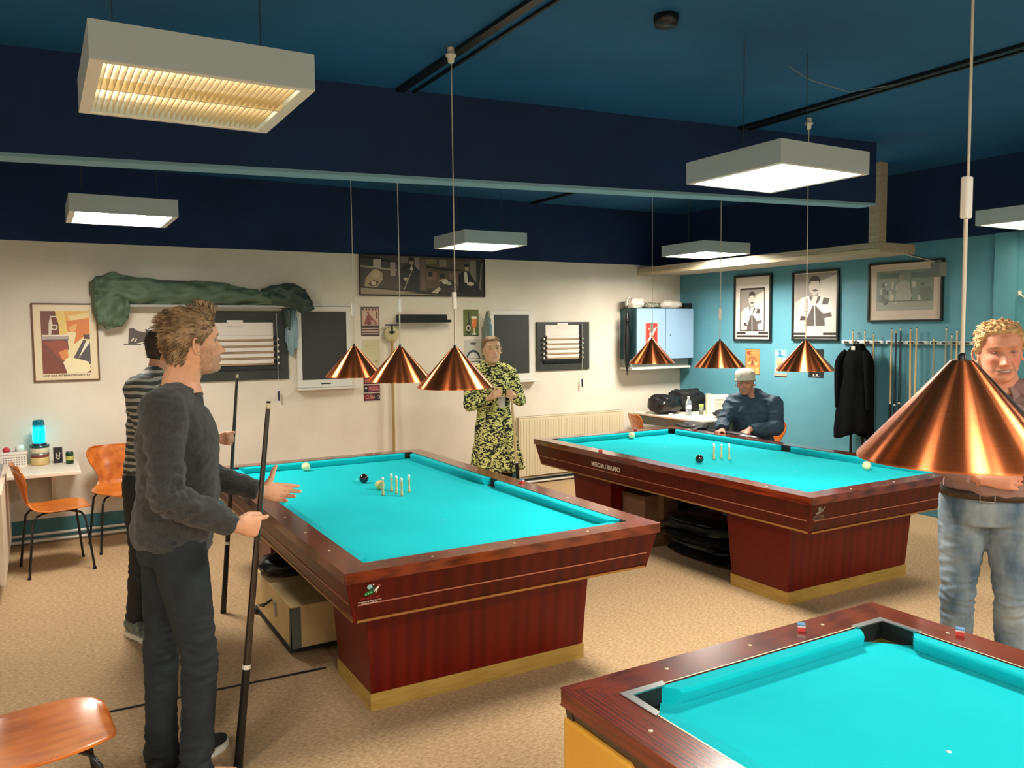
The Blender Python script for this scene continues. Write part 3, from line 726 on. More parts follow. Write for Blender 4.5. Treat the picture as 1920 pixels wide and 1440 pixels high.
def hair(parent, M, m, hl, thick, tufts=0, tl=.03, tdir=(0, -.3, 1), seed=1, amp=.003, name='hair', tm=None, nw=.45, rj=.35):
    """hl(angle from front in degrees)->hairline height; thick(angle,z)->thickness"""
    rnd = random.Random(seed)
    def pt(a, b):
        th = 2*pi*a; z = hprof(b)[0]; dg = abs((math.degrees(th)+180) % 360-180)
        k = max(0, min(1, (z-hl(dg))/.012)); off = -.012+k*(.012+thick(dg, z))
        p = head_pt(th, b, off=off if abs(off) > 1e-5 else 1e-4)
        if k > 0: p += (p.normalized())*amp*k*noise.noise(V((p.x*90, p.y*45, p.z*60))+V((seed, 0, 0)))
        return M @ p
    q = B(); q.grid(pt, 90, 70, m, wrap=True)
    n = 90; z = [pt(i/n, 1) for i in range(n)]; q.add(z, [tuple(range(n))], m, True); z = [pt(i/n, 0) for i in range(n)]; q.add(z, [tuple(range(n-1, -1, -1))], m, True)
    R3 = M.to_3x3()
    for i in range(tufts):
        a = rnd.random(); b = rnd.random(); th = 2*pi*a; zz = hprof(b)[0]; dg = abs((math.degrees(th)+180) % 360-180)
        if zz < hl(dg)+.006: continue
        p = pt(a, b); ln = tl*(.6+.8*rnd.random())*(1 if zz > .05 else .55)*M.to_scale()[0]
        nr = V((sin(th), cos(th), (b-.45)*1.6)).normalized()
        dd = V(tdir(dg, zz) if callable(tdir) else tdir); dl = (nr*(nw if zz < .07 else .45)+dd*.8+V((rnd.uniform(-rj, rj), rnd.uniform(-rj, rj), rnd.uniform(-rj, rj)*.8))).normalized()
        d = (R3 @ dl).normalized(); sd = d.cross(V((rnd.uniform(-1, 1), rnd.uniform(-1, 1), rnd.uniform(-1, 1)))).normalized(); wd = .0028+.002*rnd.random(); s2 = d.cross(sd)
        c0 = p-d*.004; c1 = p+d*ln*.55; c2 = p+d*ln+R3 @ V((0, 0, -.15*ln))
        vs = [c0+sd*wd, c0+s2*wd, c0-sd*wd, c1+sd*wd*.7, c1+s2*wd*.7, c1-sd*wd*.7, c2]
        q.add(vs, [(0, 1, 4, 3), (1, 2, 5, 4), (2, 0, 3, 5), (3, 4, 6), (4, 5, 6), (5, 3, 6)], tm or m, True)
    return q.obj(name, parent)
def cue(base, top, label, butt=BLACK, shaftm=None, grp=None, r0=.0145, r1=.0062, joint=.5):
    base, top = V(base), V(top); t = thing('cue', label, 'cue', base, 0, grp); d = top-base; L_ = d.length; sh = shaftm or mat('ash shaft', (212, 184, 136), .35, coat=.3)
    P = lambda u: d*u
    r = lambda u: r0+(r1-r0)*u
    q = B(); q.tube([P(0.012), P(.25), P(joint)], [r(0), r(.25), r(joint)], 12, butt); q.obj('butt', t)
    q = B(); q.tube([P(joint), P(.985)], [r(joint)*.98, r(1)], 12, sh); q.obj('shaft', t)
    q = B(); q.tube([P(joint-.006), P(joint+.006)], r(joint)*1.06, 12, WHITEP); q.obj('joint_ring', t)
    q = B(); q.tube([P(.98), P(.995)], r(1)*1.02, 10, PEARL); q.obj('ferrule', t)
    q = B(); q.tube([P(.994), P(1.)], r(1)*.95, 10, RUBBER); q.obj('tip', t)
    q = B(); q.tube([P(0), P(.014)], r(0)*1.04, 12, RUBBER); q.obj('bumper', t)
    return t

# ---------------------------------------------------------------- man in the dark jumper
def man_front():
    t = thing('person', 'man in charcoal jumper holding a black cue upright, seen in profile at the left', 'person', (.44, 3.33, 0)); O = V(t.location)
    fw, rt = facing(radians(-14))
    v = lambda *a: V(a)-O
    pel = v(.425, 3.37, .92); ch = v(.455, 3.36, 1.43); nb = v(.475, 3.36, 1.515)
    M = headmat(v(.522, 3.345, 1.660), (cos(radians(4)), sin(radians(4)), .10), s=1.03)
    shR, shL = v(.385, 3.185, 1.425), v(.505, 3.545, 1.425)
    elR, wrR = v(.375, 3.085, 1.115), v(.610, 3.118, .978)
    elL, wrL = v(.545, 3.66, 1.12), v(.815, 3.60, 1.005)
    hR, kR, aR = v(.43, 3.29, .90), v(.475, 3.16, .49), v(.435, 3.10, .09)
    hL, kL, aL = v(.42, 3.45, .90), v(.375, 3.42, .50), v(.345, 3.30, .09)
    q = B(); torso(q, pel, ch, nb, rt, .95, -.012); neck(q, nb, M, .064); add_head(q, M)
    limb_arm(q, shR, elR, wrR, -.006); limb_arm(q, shL, elL, wrL, -.006)
    limb_leg(q, hR, kR, aR, -.008); limb_leg(q, hL, kL, aL, -.008)
    hand(q, wrR, (.93, .28, -.22), (-.2, 1, .1), 1.04, ((10, 24, 16), (58, 85, 45), (66, 88, 45), (70, 88, 45)), ((.45, .85, .35), (.05, 1., .25)), .04)
    hand(q, wrL, (.97, .02, -.20), (.05, -.97, .15), 1.08, ((4, 10, 8), (16, 18, 12), (30, 24, 15), (44, 30, 20)), ((.95, .45, .1), (1., .15, -.1)), .03, left=True)
    for a, fy in ((aR, (.17, .02)), (aL, (.17, .10))):
        q.loft([(a+V((-.03, -.02, -.03)), .035, .04), (a+V((fy[0]*.4, fy[1]*.4, -.045)), .036, .032), (a+V((fy[0]*.9, fy[1]*.9, -.065)), .034, .018)], V((0, 1, 0)), 12)
    fuse(q, 'body', t, SKIN, .0036, 2, None, skin_tone(M, (240, 180, 144), (186, 108, 92), (134, 118, 104), .62, (96, 70, 46)))
    eyes(t, M, .5)
    HM = mat('hair ash blond', (104, 84, 62), .6, col2=(184, 154, 118), scale=34, stretch=(1, 1, .4), mixr=(.3, .7)); HT_ = mat('hair tuft light', (190, 160, 122), .5, col2=(100, 76, 54), scale=24)
    hl = lambda a: .078 if a < 38 else (.078-(a-38)/22*.058 if a < 60 else (.02-(a-60)/22*.035 if a < 82 else (-.015+.005 if a < 98 else max(-.085, -.01-(a-98)/30*.075))))
    th = lambda a, z: (.009+max(0, z-.04)*(.50 if a < 60 else .30)) if z > 0 else .006
    hair(t, M, HM, hl, th, 2200, .030, lambda a, z: (0, -.35, .85) if (a < 55 and z > .055) else ((0, -.95, .15) if z > .03 else (0, -.75, -.65)), 3, .005, tm=HT_, nw=.10, rj=.24)
    SW = mat('charcoal knit jumper', (44, 46, 46), .9, col2=(60, 61, 59), scale=140, stretch=(1, 1, .6), bump=.5, bscale=420, sheen=.25)
    q = B(); torso(q, pel+V((0, 0, -.03)), ch-V((0, 0, .012)), nb+V((-.004, .0, -.040)), rt, 1.06, .016, belly=.030, bust=.018, z0=.0); limb_arm(q, shR, elR, wrR, .017, .0, end=.97, up=.070); limb_arm(q, shL, elL, wrL, .014, .0, end=.97, up=.066)
    q.loft([(pel+V((.01, 0, -.065)), .160, .128), (pel+V((.01, 0, -.02)), .172, .135)], rt, 28, power=2.3)
    fd = folds(.0075, 13, 22, 3.)
    def dsp(p, n):
        w_ = 1.
        ar = min((p-elR).length, (p-elL).length)
        k = .85+1.5*g1(ar, .14)+.7*g1(p.z-.95, .12)
        return fd(p, n)*k+.012*g1(ar, .08)*noise.noise(V((p.x*60, p.y*20, p.z*60)))
    jumper = fuse(q, 'jumper', t, SW, .0065, 6, dsp)
    q = B(); q.grid(lambda a, b: nb+V((-.004, 0, -.050+.024*b))+rt*((.084-.012*b)*cos(2*pi*a))+fw*((.080-.010*b)*sin(2*pi*a))+V((0, 0, -.010*sin(2*pi*a))), 32, 4, SW, wrap=True); nbn = q.obj('neckband', t, solid=.008)
    JN = mat('dark blue grey jeans', (18, 27, 31), .85, col2=(36, 46, 50), scale=9, bump=.25, bscale=500, mixr=(.35, .8))
    q = B(); limb_leg(q, hR, kR, aR+V((.005, 0, -.03)), .010, .012); limb_leg(q, hL, kL, aL+V((0, 0, -.03)), .010, .012)
    q.loft(spl([(pel+V((0, 0, .06)), .158, .125), (pel+V((0, 0, -.02)), .165, .132), (pel+V((0, 0, -.1)), .150, .125)], 3), rt, 24, power=2.3)
    fj = folds(.006, 10, 30, 9.)
    fuse(q, 'jeans', t, JN, .007, 3, lambda p, n: fj(p, n)*(.5+1.2*g1(p.z-.49, .1)+1.8*g1(p.z-.10, .09)))
    BS = mat('black canvas shoe', (14, 15, 17), .7)
    shoe(t, v(.315, 3.255, 0), v(.600, 3.425, 0), BS, WHITEP); shoe(t, v(.36, 3.05, 0), v(.635, 3.06, 0), BS, WHITEP)
man_front()
cue((.605, 3.19, 0), (.765, 3.19, 1.43), 'black cue held upright by the man in the charcoal jumper', BLACK, mat('dark cue shaft', (46, 36, 26), .25, coat=.5), r0=.0175, r1=.0085, joint=.28)

# ---------------------------------------------------------------- person behind him
def man_behind():
    t = thing('person', 'person in striped grey jacket mostly hidden behind the man in charcoal', 'person', (.52, 4.90, 0)); O = V(t.location)
    fw, rt = facing(radians(-25)); v = lambda *a: V(a)-O
    pel = v(.53, 4.93, .90); ch = v(.555, 4.93, 1.40); nb = v(.58, 4.93, 1.485)
    M = headmat(v(.625, 4.93, 1.62), (1, -.25, -.12))
    shR, shL = v(.46, 4.77, 1.395), v(.66, 5.09, 1.395)
    elR, wrR = v(.50, 4.66, 1.11), v(.70, 4.80, 1.05)
    elL, wrL = v(.72, 5.13, 1.10), v(.885, 4.97, 1.075)
    hR, kR, aR = v(.47, 4.86, .88), v(.455, 4.87, .48), v(.425, 4.95, .09)
    hL, kL, aL = v(.59, 5.01, .88), v(.60, 5.03, .48), v(.58, 5.04, .09)
    q = B(); torso(q, pel, ch, nb, rt, .95, -.012); neck(q, nb, M); add_head(q, M)
    limb_arm(q, shR, elR, wrR, -.006); limb_arm(q, shL, elL, wrL, -.006); limb_leg(q, hR, kR, aR, -.008); limb_leg(q, hL, kL, aL, -.008)
    hand(q, wrL, (.9, -.1, -.05), (-.1, -1, 0), 1., ((75, 85, 50),)*4, ((.4, .8, .5), (.1, .9, .5)), .05, left=True)
    hand(q, wrR, (.9, .3, -.1), (.3, -.1, -1), 1., ((25, 25, 20),)*4, ((.7, .6, .2), (.6, .6, .2)), .1)
    fuse(q, 'body', t, SKIN, .0065, 2, None, skin_tone(M, (212, 156, 126)))
    DH = mat('hair dark', (40, 28, 22), .6, col2=(62, 44, 34), scale=30)
    hair(t, M, DH, lambda a: .06 if a < 50 else (.06-(a-50)/50*.13 if a < 100 else -.08), lambda a, z: .012, 150, .02, (0, -.8, 0), 5)
    def stripes():
        m = bpy.data.materials.new('striped jacket'); m.use_nodes = True; nt = m.node_tree; N = nt.nodes; L = nt.links; b = N['Principled BSDF']; b.inputs['Roughness'].default_value = .85
        tc = N.new('ShaderNodeTexCoord'); wv = N.new('ShaderNodeTexWave'); wv.bands_direction = 'Z'; wv.inputs['Scale'].default_value = 9; wv.inputs['Distortion'].default_value = 2.5; L.new(tc.outputs['Object'], wv.inputs[0])
        cr = N.new('ShaderNodeValToRGB'); cr.color_ramp.interpolation = 'CONSTANT'; cr.color_ramp.elements[0].color = (*srgb((66, 68, 64)), 1); cr.color_ramp.elements[1].position = .6; cr.color_ramp.elements[1].color = (*srgb((176, 168, 154)), 1)
        L.new(wv.outputs[1], cr.inputs[0]); L.new(cr.outputs[0], b.inputs['Base Color']); return m
    q = B(); torso(q, pel, ch, nb, rt, 1., .018, belly=.02); limb_arm(q, shR, elR, wrR, .018, end=.95, up=.068); limb_arm(q, shL, elL, wrL, .018, end=.95, up=.068)
    fd = folds(.008, 12, 20, 1.); fuse(q, 'jacket', t, stripes(), .009, 3, fd)
    q = B(); limb_leg(q, hR, kR, aR, .014, .014); limb_leg(q, hL, kL, aL, .014, .014); q.loft([(pel+V((0, 0, .04)), .16, .125), (pel+V((0, 0, -.1)), .155, .125)], rt, 20)
    fuse(q, 'trousers', t, mat('black trousers', (22, 24, 25), .75, bump=.2, bscale=300, col2=(30, 32, 32), scale=8), .009, 3, folds(.006, 10, 24, 5.))
    SH = mat('grey green trainer', (60, 74, 66), .7, col2=(120, 128, 118), scale=40)
    shoe(t, v(.385, 4.99, 0), v(.50, 4.74, 0), SH, WHITEP); shoe(t, v(.52, 5.07, 0), v(.79, 4.98, 0), SH, WHITEP)
man_behind()
cue((.905, 5.06, 0), (1.00, 4.90, 1.46), 'black cue held upright behind the man in the charcoal jumper', BLACK, mat('dark cue shaft', (46, 36, 26), .25), r0=.0165, r1=.008, joint=.3)

# ---------------------------------------------------------------- woman
def woman():
    t = thing('person', 'woman in a long black and lime patterned dress holding a cup and a cue', 'person', (3.40, 6.12, 0)); O = V(t.location)
    fw, rt = facing(radians(-108)); v = lambda *a: V(a)-O           # faces the camera, a little to the right of the picture
    pel = v(3.375, 6.10, .86); ch = v(3.345, 6.10, 1.335); nb = v(3.335, 6.09, 1.41)
    M = headmat(v(3.315, 6.03, 1.530), (-.25, -.93, .12), (-.08, 0, 1), s=.98)
    sR, sL = v(3.195, 6.15, 1.325), v(3.495, 6.05, 1.325)
    eR, wR = v(3.135, 6.10, 1.06), v(3.24, 5.93, 1.13)
    eL, wL = v(3.56, 5.98, 1.09), v(3.425, 5.86, 1.145)
    hR, kR, aR = v(3.29, 6.12, .84), v(3.29, 6.11, .46), v(3.28, 6.16, .08)
    hL, kL, aL = v(3.45, 6.07, .84), v(3.45, 6.03, .46), v(3.45, 6.08, .08)
    q = B(); torso(q, pel, ch, nb, rt, .90, -.014, bust=.01); neck(q, nb, M, .048); add_head(q, M, fem=1., nose=.85, smile=.5)
    limb_arm(q, sR, eR, wR, -.012, up=.052); limb_arm(q, sL, eL, wL, -.012, up=.052); limb_leg(q, hR, kR, aR, -.012); limb_leg(q, hL, kL, aL, -.012)
    hand(q, wR, (.1, -.75, .35), (.75, .2, -.1), .9, ((40, 45, 25),)*4, ((.7, .6, .5), (.5, .7, .4)), .05)
    hand(q, wL, (-.75, -.3, .25), (-.1, -.95, 0), .9, ((50, 60, 40),)*4, ((.5, .6, .5), (.2, .8, .5)), .08, left=True)
    fuse(q, 'body', t, SKIN, .0058, 1, None, skin_tone(M, (226, 178, 140), (196, 120, 104), None, 0, (120, 84, 54)))
    eyes(t, M, .22)
    WH = mat('hair light brown', (96, 66, 42), .5, col2=(140, 104, 68), scale=40, stretch=(1, 1, .3))
    hair(t, M, WH, lambda a: .058 if a < 45 else (.058-(a-45)/40*.055 if a < 85 else (.0 if a < 100 else max(-.07, -(a-100)/30*.07))), lambda a, z: .009, 0, .02, (0, -1, 0), 6, .002)
    q = B(); q.ell(M @ V((0, -.115, .03)), (.034, .034, .034), WH); q.obj('hair_bun', t)
    def pattern():
        m = bpy.data.materials.new('black and lime squiggle print'); m.use_nodes = True; nt = m.node_tree; N = nt.nodes; L = nt.links; b = N['Principled BSDF']; b.inputs['Roughness'].default_value = .8
        tc = N.new('ShaderNodeTexCoord'); mp = N.new('ShaderNodeMapping'); mp.inputs['Scale'].default_value = (1, 1, 1.75); L.new(tc.outputs['Object'], mp.inputs[0])
        n = N.new('ShaderNodeTexNoise'); n.inputs['Scale'].default_value = 26; n.inputs['Detail'].default_value = 1.5; n.inputs['Distortion'].default_value = 1.6; L.new(mp.outputs[0], n.inputs[0])
        cr = N.new('ShaderNodeValToRGB'); e = cr.color_ramp.elements; e[0].position = .495; e[0].color = (*srgb((22, 22, 17)), 1); e[1].position = .515; e[1].color = (*srgb((226, 226, 138)), 1)
        L.new(n.outputs[0], cr.inputs[0]); L.new(cr.outputs[0], b.inputs['Base Color']); return m
    PT_ = pattern(); F = fw
    q = B(); torso(q, pel, ch, nb-V((0, 0, .012)), rt, .93, .006, bust=.022); limb_arm(q, sR, eR, wR, .012, .006, end=.86, up=.056); limb_arm(q, sL, eL, wL, .012, .006, end=.86, up=.056)
    q.loft(spl([(pel+V((0, 0, .12)), .150, .118), (pel+V((0, 0, .0)), .172, .135), (pel+V((0.01, 0, -.15)), .195, .155), (pel+V((.02, 0, -.37)), .232, .185)], 4), rt, 36)
    def dd(p, n):
        a = math.atan2(p.y+.02, p.x+.02); k = max(0, min(1, (.85-p.z)/.35))
        return .016*k*sin(a*9+noise.noise(p*4)*3)+folds(.005, 14, 14, 2.)(p, n)
    fuse(q, 'dress', t, PT_, .008, 3, dd)
    q = B(); up = V((0, 0, 1)); R_, F_ = rt, F
    for sx in (-1, 1):
        c0 = nb+V((0, 0, .018)); q.add([c0-F_*.045+R_*sx*.03, c0+R_*sx*.064+V((0, 0, .012)), c0+F_*.066+R_*sx*.030-V((0, 0, .012)), c0+F_*.070+R_*sx*.062-V((0, 0, .055)), c0+R_*sx*.088-V((0, 0, .022))], [(0, 1, 4), (1, 2, 3, 4)], PT_)
    q.obj('collar', t, solid=.005)
    TG = mat('black tights', (12, 12, 13), .8)
    q = B(); limb_leg(q, hR, kR, aR+V((0, 0, -.02)), -.006); limb_leg(q, hL, kL, aL+V((0, 0, -.02)), -.006); fuse(q, 'tights', t, TG, .008, 2)
    shoe(t, v(3.28, 6.21, 0), v(3.26, 5.97, 0), BLACK, RUBBER, s=.85); shoe(t, v(3.45, 6.13, 0), v(3.46, 5.89, 0), BLACK, RUBBER, s=.85)
woman()
q = B(); q.lathe([(.026, 0), (.034, .09), (.0355, .09), (.0355, .093), (.032, .093), (.025, .004), (.001, .004)], 20, mat('paper cup', (206, 200, 184), .7)); o = q.obj('paper_cup'); o.location = (3.285, 5.815, 1.055)
tag(o, 'pale paper cup in the hand of the woman, below the copper shade', 'cup')
cue((3.44, 5.80, .24), (3.365, 5.80, 1.22), 'light wooden cue held in front of the patterned dress', BLACK, None, r0=.0155, r1=.010, joint=.36)

# ---------------------------------------------------------------- smiling man at the right
def man_right():
    t = thing('person', 'smiling blond man in mauve shirt behind the big copper shade', 'person', (3.66, 2.02, 0)); O = V(t.location)
    fw, rt = facing(radians(-150)); v = lambda *a: V(a)-O
    F = fw; R = rt
    base = V((3.645, 2.02, 0))-O
    P = lambda r, f, z: base+R*r+F*f+V((0, 0, z))
    pel = P(.02, 0, .93); ch = P(-.01, 0, 1.375); nb = P(-.02, .01, 1.45)
    M = headmat(P(-.012, .05, 1.585), F+R*-.18+V((0, 0, -.05)), R*.06+V((0, 0, 1)), s=1.08)
    sR, sL = P(.175, 0, 1.36), P(-.205, 0, 1.365)
    eR, wR = P(.235, .07, 1.10), P(.03, .20, 1.045)
    eL, wL = P(-.27, .07, 1.10), P(-.055, .17, 1.075)
    hR, kR, aR = P(.105, .0, .90), P(.125, .02, .49), P(.125, -.03, .09)
    hL, kL, aL = P(-.07, .0, .90), P(-.085, .03, .49), P(-.095, -.03, .09)
    q = B(); torso(q, pel, ch, nb, rt, 1.0, -.008, belly=.02); neck(q, nb, M, .064); add_head(q, M, nose=1.1, smile=1.)
    limb_arm(q, sR, eR, wR, -.002); limb_arm(q, sL, eL, wL, -.002); limb_leg(q, hR, kR, aR, -.008); limb_leg(q, hL, kL, aL, -.008)
    hand(q, wR, -R+V((0, 0, .02)), -F*.9-V((0, 0, .2)), 1.0, ((18, 30, 20),)*4, ((.6, .7, .2), (.4, .8, .3)), .08)
    hand(q, wL, R*.95+V((0, 0, -.06)), -F*.5-V((0, 0, .9)), 1.05, ((15, 30, 25), (18, 32, 25), (20, 34, 25), (22, 36, 25)), ((.7, .6, .3), (.4, .8, .3)), .1, left=True)
    fuse(q, 'body', t, SKIN, .0045, 1, None, skin_tone(M, (222, 150, 120), (176, 92, 82), None, 0, (150, 108, 74), (222, 122, 104), grin=1.))
    eyes(t, M, .16)
    BH = mat('hair blond', (186, 142, 92), .55, col2=(214, 178, 128), scale=36, stretch=(1, 1, .4))
    hair(t, M, BH, lambda a: .066 if a < 45 else (.066-(a-45)/30*.061 if a < 75 else (-.005 if a < 97 else max(-.08, -.005-(a-97)/30*.08))), lambda a, z: .010+max(0, z-.05)*.12, 1500, .022, lambda a, z: (.9, .1, .15) if a < 70 and z > .04 else (.1, -.6, -.6), 8, .005, nw=.1, rj=.22)
    SHM = mat('mauve shirt', (142, 110, 106), .8, col2=(162, 128, 122), scale=6, bump=.15, bscale=300)
    q = B(); torso(q, pel+V((0, 0, .015)), ch, nb-V((0, 0, .02)), rt, 1.04, .012, belly=.05); limb_arm(q, sR, eR, wR, .016, .0, end=.80, up=.068); limb_arm(q, sL, eL, wL, .016, .0, end=.80, up=.068)
    fd = folds(.009, 12, 22, 6.); fuse(q, 'shirt', t, SHM, .007, 3, fd)
    q = B()
    for sx in (-1, 1):
        c0 = nb+V((0, 0, -.012)); q.add([c0-F*.060+R*sx*.04+V((0, 0, .03)), c0+R*sx*.078+V((0, 0, .022)), c0+F*.070+R*sx*.030-V((0, 0, .010)), c0+F*.092+R*sx*.050-V((0, 0, .058)), c0+R*sx*.100-V((0, 0, .02))], [(0, 1, 4), (1, 2, 3, 4)], mat('shirt collar', (158, 126, 120), .8))
    q.obj('collar', t, solid=.006)
    JB = mat('faded blue jeans', (70, 96, 118), .8, col2=(150, 164, 172), scale=4.5, stretch=(2.2, 2.2, 1), mixr=(.32, .68), bump=.25, bscale=420)
    q = B(); limb_leg(q, hR, kR, aR+V((0, 0, -.03)), .012, .012); limb_leg(q, hL, kL, aL+V((0, 0, -.03)), .012, .012)
    q.loft(spl([(pel+V((0, 0, .035)), .172, .140), (pel+V((0, 0, -.03)), .178, .142), (pel+V((0, 0, -.11)), .165, .130)], 3), rt, 28, power=2.3)
    fj = folds(.007, 9, 30, 12.)
    fuse(q, 'jeans', t, JB, .007, 3, lambda p, n: fj(p, n)*(.45+1.3*g1(p.z-.50, .1)+1.1*g1(p.z-.14, .1)+.5*g1(p.z-.8, .06)))
    BE = mat('brown leather belt', (62, 42, 30), .5)
    q = B(); q.loft([(pel+V((0, 0, .012)), .184, .150), (pel+V((0, 0, .048)), .183, .150)], rt, 40, BE, caps=False, power=2.3); be = q.obj('belt', t, solid=.006)
    c = pel+F*.152+V((0, 0, .03)); q = B(); q.tube([c+R*.028+V((0, 0, .022)), c-R*.028+V((0, 0, .022)), c-R*.028-V((0, 0, .022)), c+R*.028-V((0, 0, .022)), c+R*.028+V((0, 0, .022))], .0035, 6, STEEL); q.obj('buckle', be)
    BR = mat('brown shoe', (60, 40, 28), .5)
    shoe(t, P(.125, -.06, 0), P(.16, .21, 0), BR, RUBBER); shoe(t, P(-.095, -.06, 0), P(-.13, .21, 0), BR, RUBBER)
man_right()

# ---------------------------------------------------------------- seated man
def man_seated():
    t = thing('person', 'seated man in a cream beanie and dark blue hooded jacket behind the rear table', 'person', (5.78, 5.42, 0)); O = V(t.location)
    fw, rt = facing(radians(-148)); F, R = fw, rt; base = V((5.83, 5.47, 0))-O
    P = lambda r, f, z: base+R*r+F*f+V((0, 0, z))
    pel = P(0, 0, .55); ch = P(.0, .08, .99); nb = P(.0, .10, 1.065)
    M = headmat(P(.055, .135, 1.185), F+R*-.10+V((0, 0, .06)), R*.05+V((0, 0, 1)), s=.98)
    sR, sL = P(.17, .08, .975), P(-.19, .08, .985)
    eR, wR = P(.24, .24, .80), P(.19, .46, .765)
    eL, wL = P(-.245, .20, .775), P(-.04, .40, .775)
    hR, kR, aR = P(.10, .02, .52), P(.14, .40, .50), P(.14, .36, .09)
    hL, kL, aL = P(-.10, .02, .52), P(-.14, .40, .50), P(-.14, .34, .09)
    q = B(); torso(q, pel, ch, nb, rt, .98, -.01); neck(q, nb, M, .056); add_head(q, M, smile=.8)
    limb_arm(q, sR, eR, wR, -.004); limb_arm(q, sL, eL, wL, -.004); limb_leg(q, hR, kR, aR, -.008); limb_leg(q, hL, kL, aL, -.008)
    hand(q, wR, (F*.8+R*.3+V((0, 0, -.15))), V((0, 0, -1))-R*.3, 1., ((25, 30, 20),)*4, ((.7, .6, .2), (.6, .6, .2)), .12)
    hand(q, wL, (F*.75+R*.25+V((0, 0, -.35))), V((0, 0, -1)), 1.05, ((15, 25, 20),)*4, ((.8, .5, .2), (.7, .6, .2)), .2, left=True)
    fuse(q, 'body', t, SKIN, .006, 1, None, skin_tone(M, (206, 138, 112), (156, 90, 80), (110, 90, 76), .45, (90, 66, 50), grin=.6))
    eyes(t, M, .45)
    BN = mat('cream knitted beanie', (228, 216, 198), .95, col2=(212, 198, 180), scale=60, bump=.5, bscale=160)
    def pt(a, b):
        th = 2*pi*a; bb = .60+.40*b; z = hprof(bb)[0]; off = .013+(.004 if b < .16 else 0)+.005*noise.noise(V((sin(th)*2, cos(th)*2, z*30)))+.020*max(0, (z-.03)/.08)
        return M @ (head_pt(th, bb, off=off)+V((0, -.004, .0)))
    q = B(); q.grid(pt, 60, 24, BN, wrap=True); z = [pt(i/60, 1) for i in range(60)]; q.add(z, [tuple(range(60))], BN, True); q.obj('beanie', t, solid=.004)
    q = B(); GL = mat('spectacle frame', (60, 50, 44), .3)
    for sx in (-1, 1):
        q.tube([M @ V((sx*.031+.021*cos(a*pi/6), .094, .0+.015*sin(a*pi/6))) for a in range(13)], .0012, 5, GL)
        q.tube([M @ V((sx*.052, .092, .004)), M @ V((sx*.078, .0, .002))], .0012, 5, GL)
    q.tube([M @ V((-.010, .095, .004)), M @ V((.010, .095, .004))], .0012, 5, GL); q.obj('glasses', t)
    JK = mat('dark blue jacket', (34, 58, 76), .75, col2=(46, 72, 90), scale=7, bump=.2, bscale=200)
    q = B(); torso(q, pel, ch, nb, rt, 1.04, .026, belly=.03); limb_arm(q, sR, eR, wR, .024, .0, end=.93, up=.07); limb_arm(q, sL, eL, wL, .024, .0, end=.93, up=.07)
    q.loft(spl([(nb+V((0, 0, -.02))-F*.03, .10, .085), (nb+V((0, 0, .02))-F*.04, .098, .08), (nb+V((0, 0, .045))-F*.05, .075, .055)], 3), rt, 24)
    fuse(q, 'jacket', t, JK, .008, 3, folds(.011, 11, 18, 8.))
    DT = mat('dark trousers', (26, 28, 32), .8)
    q = B(); limb_leg(q, hR, kR, aR, .014, .01); limb_leg(q, hL, kL, aL, .014, .01); q.loft([(pel+V((0, 0, .08)), .16, .12), (pel+V((0, 0, -.06)), .165, .13)], rt, 20); fuse(q, 'trousers', t, DT, .01, 3)
    shoe(t, P(.14, .30, 0), P(.15, .56, 0), BLACK, RUBBER); shoe(t, P(-.14, .28, 0), P(-.15, .54, 0), BLACK, RUBBER)
man_seated()

# ================================================================== WALL PICTURES AND SIGNS
def MB(x, z, off=.0): return face((x, YB-off, z), (1, 0, 0), (0, 0, 1))        # on the cream back wall
def MR(y, z, off=.0): return face((XR-off, y, z), (0, -1, 0), (0, 0, 1))       # on the teal wall, y = left edge
_gc = {}
def G(*c):
    c = c*3 if len(c) == 1 else c
    if c not in _gc: _gc[c] = mat('ink %d %d %d' % c, c, .45)
    return _gc[c]
class Art:
    """flat print made of coloured shapes in 0..1 coordinates"""
    def __init__(s, w, h): s.q = B(); s.w = w; s.h = h; s.k = 0
    def z(s): s.k += 1; return .0010+s.k*.00012
    def P(s, pts, c): poly(s.q, [(x*s.w, y*s.h) for x, y in pts], G(*c) if isinstance(c, tuple) else G(c), s.z())
    def R(s, x0, y0, x1, y1, c): s.P([(x0, y0), (x1, y0), (x1, y1), (x0, y1)], c)
    def E(s, x, y, rx, ry, c, n=18): s.P([(x+rx*cos(2*pi*i/n), y+ry*sin(2*pi*i/n)) for i in range(n)], c)
    def put(s, M, parent, name='print'):
        for v in s.q.v: v[:] = M @ v
        return s.q.obj(name, parent)
def sheet(name, label, cat, M, w, h, art=None, paper=(230, 224, 210), frame=None, fm=None, fd=.02, mount=0.):
    t = thing(name, label, cat, M.translation)
    Ml = Matrix.Translation(-V(M.translation)) @ M
    f = frame or 0.
    q = B(); q.box((f*.5, f*.5, 0), (w-f*.5, h-f*.5, .0010 if not frame else fd*.5), mat('paper %d %d %d' % paper, paper, .6 if not frame else .3)); 
    for v in q.v: v[:] = Ml @ v
    q.obj('paper' if not frame else 'picture_sheet', t)
    if frame:
        for (a, b) in (((0, 0, 0), (w, f, fd)), ((0, h-f, 0), (w, h, fd)), ((0, f, 0), (f, h-f, fd)), ((w-f, f, 0), (w, h-f, fd))):
            q = B(); q.box(a, b, fm)
            for v in q.v: v[:] = Ml @ v
            q.obj('frame_bar', t, bevel=.002)
    if art:
        aw, ah = w-2*f-2*mount, h-2*f-2*mount; A = Art(aw, ah); art(A); A.put(Ml @ Matrix.Translation((f+mount, f+mount, (fd*.5 if frame else 0.)+.0002)), t)
    return t, Ml
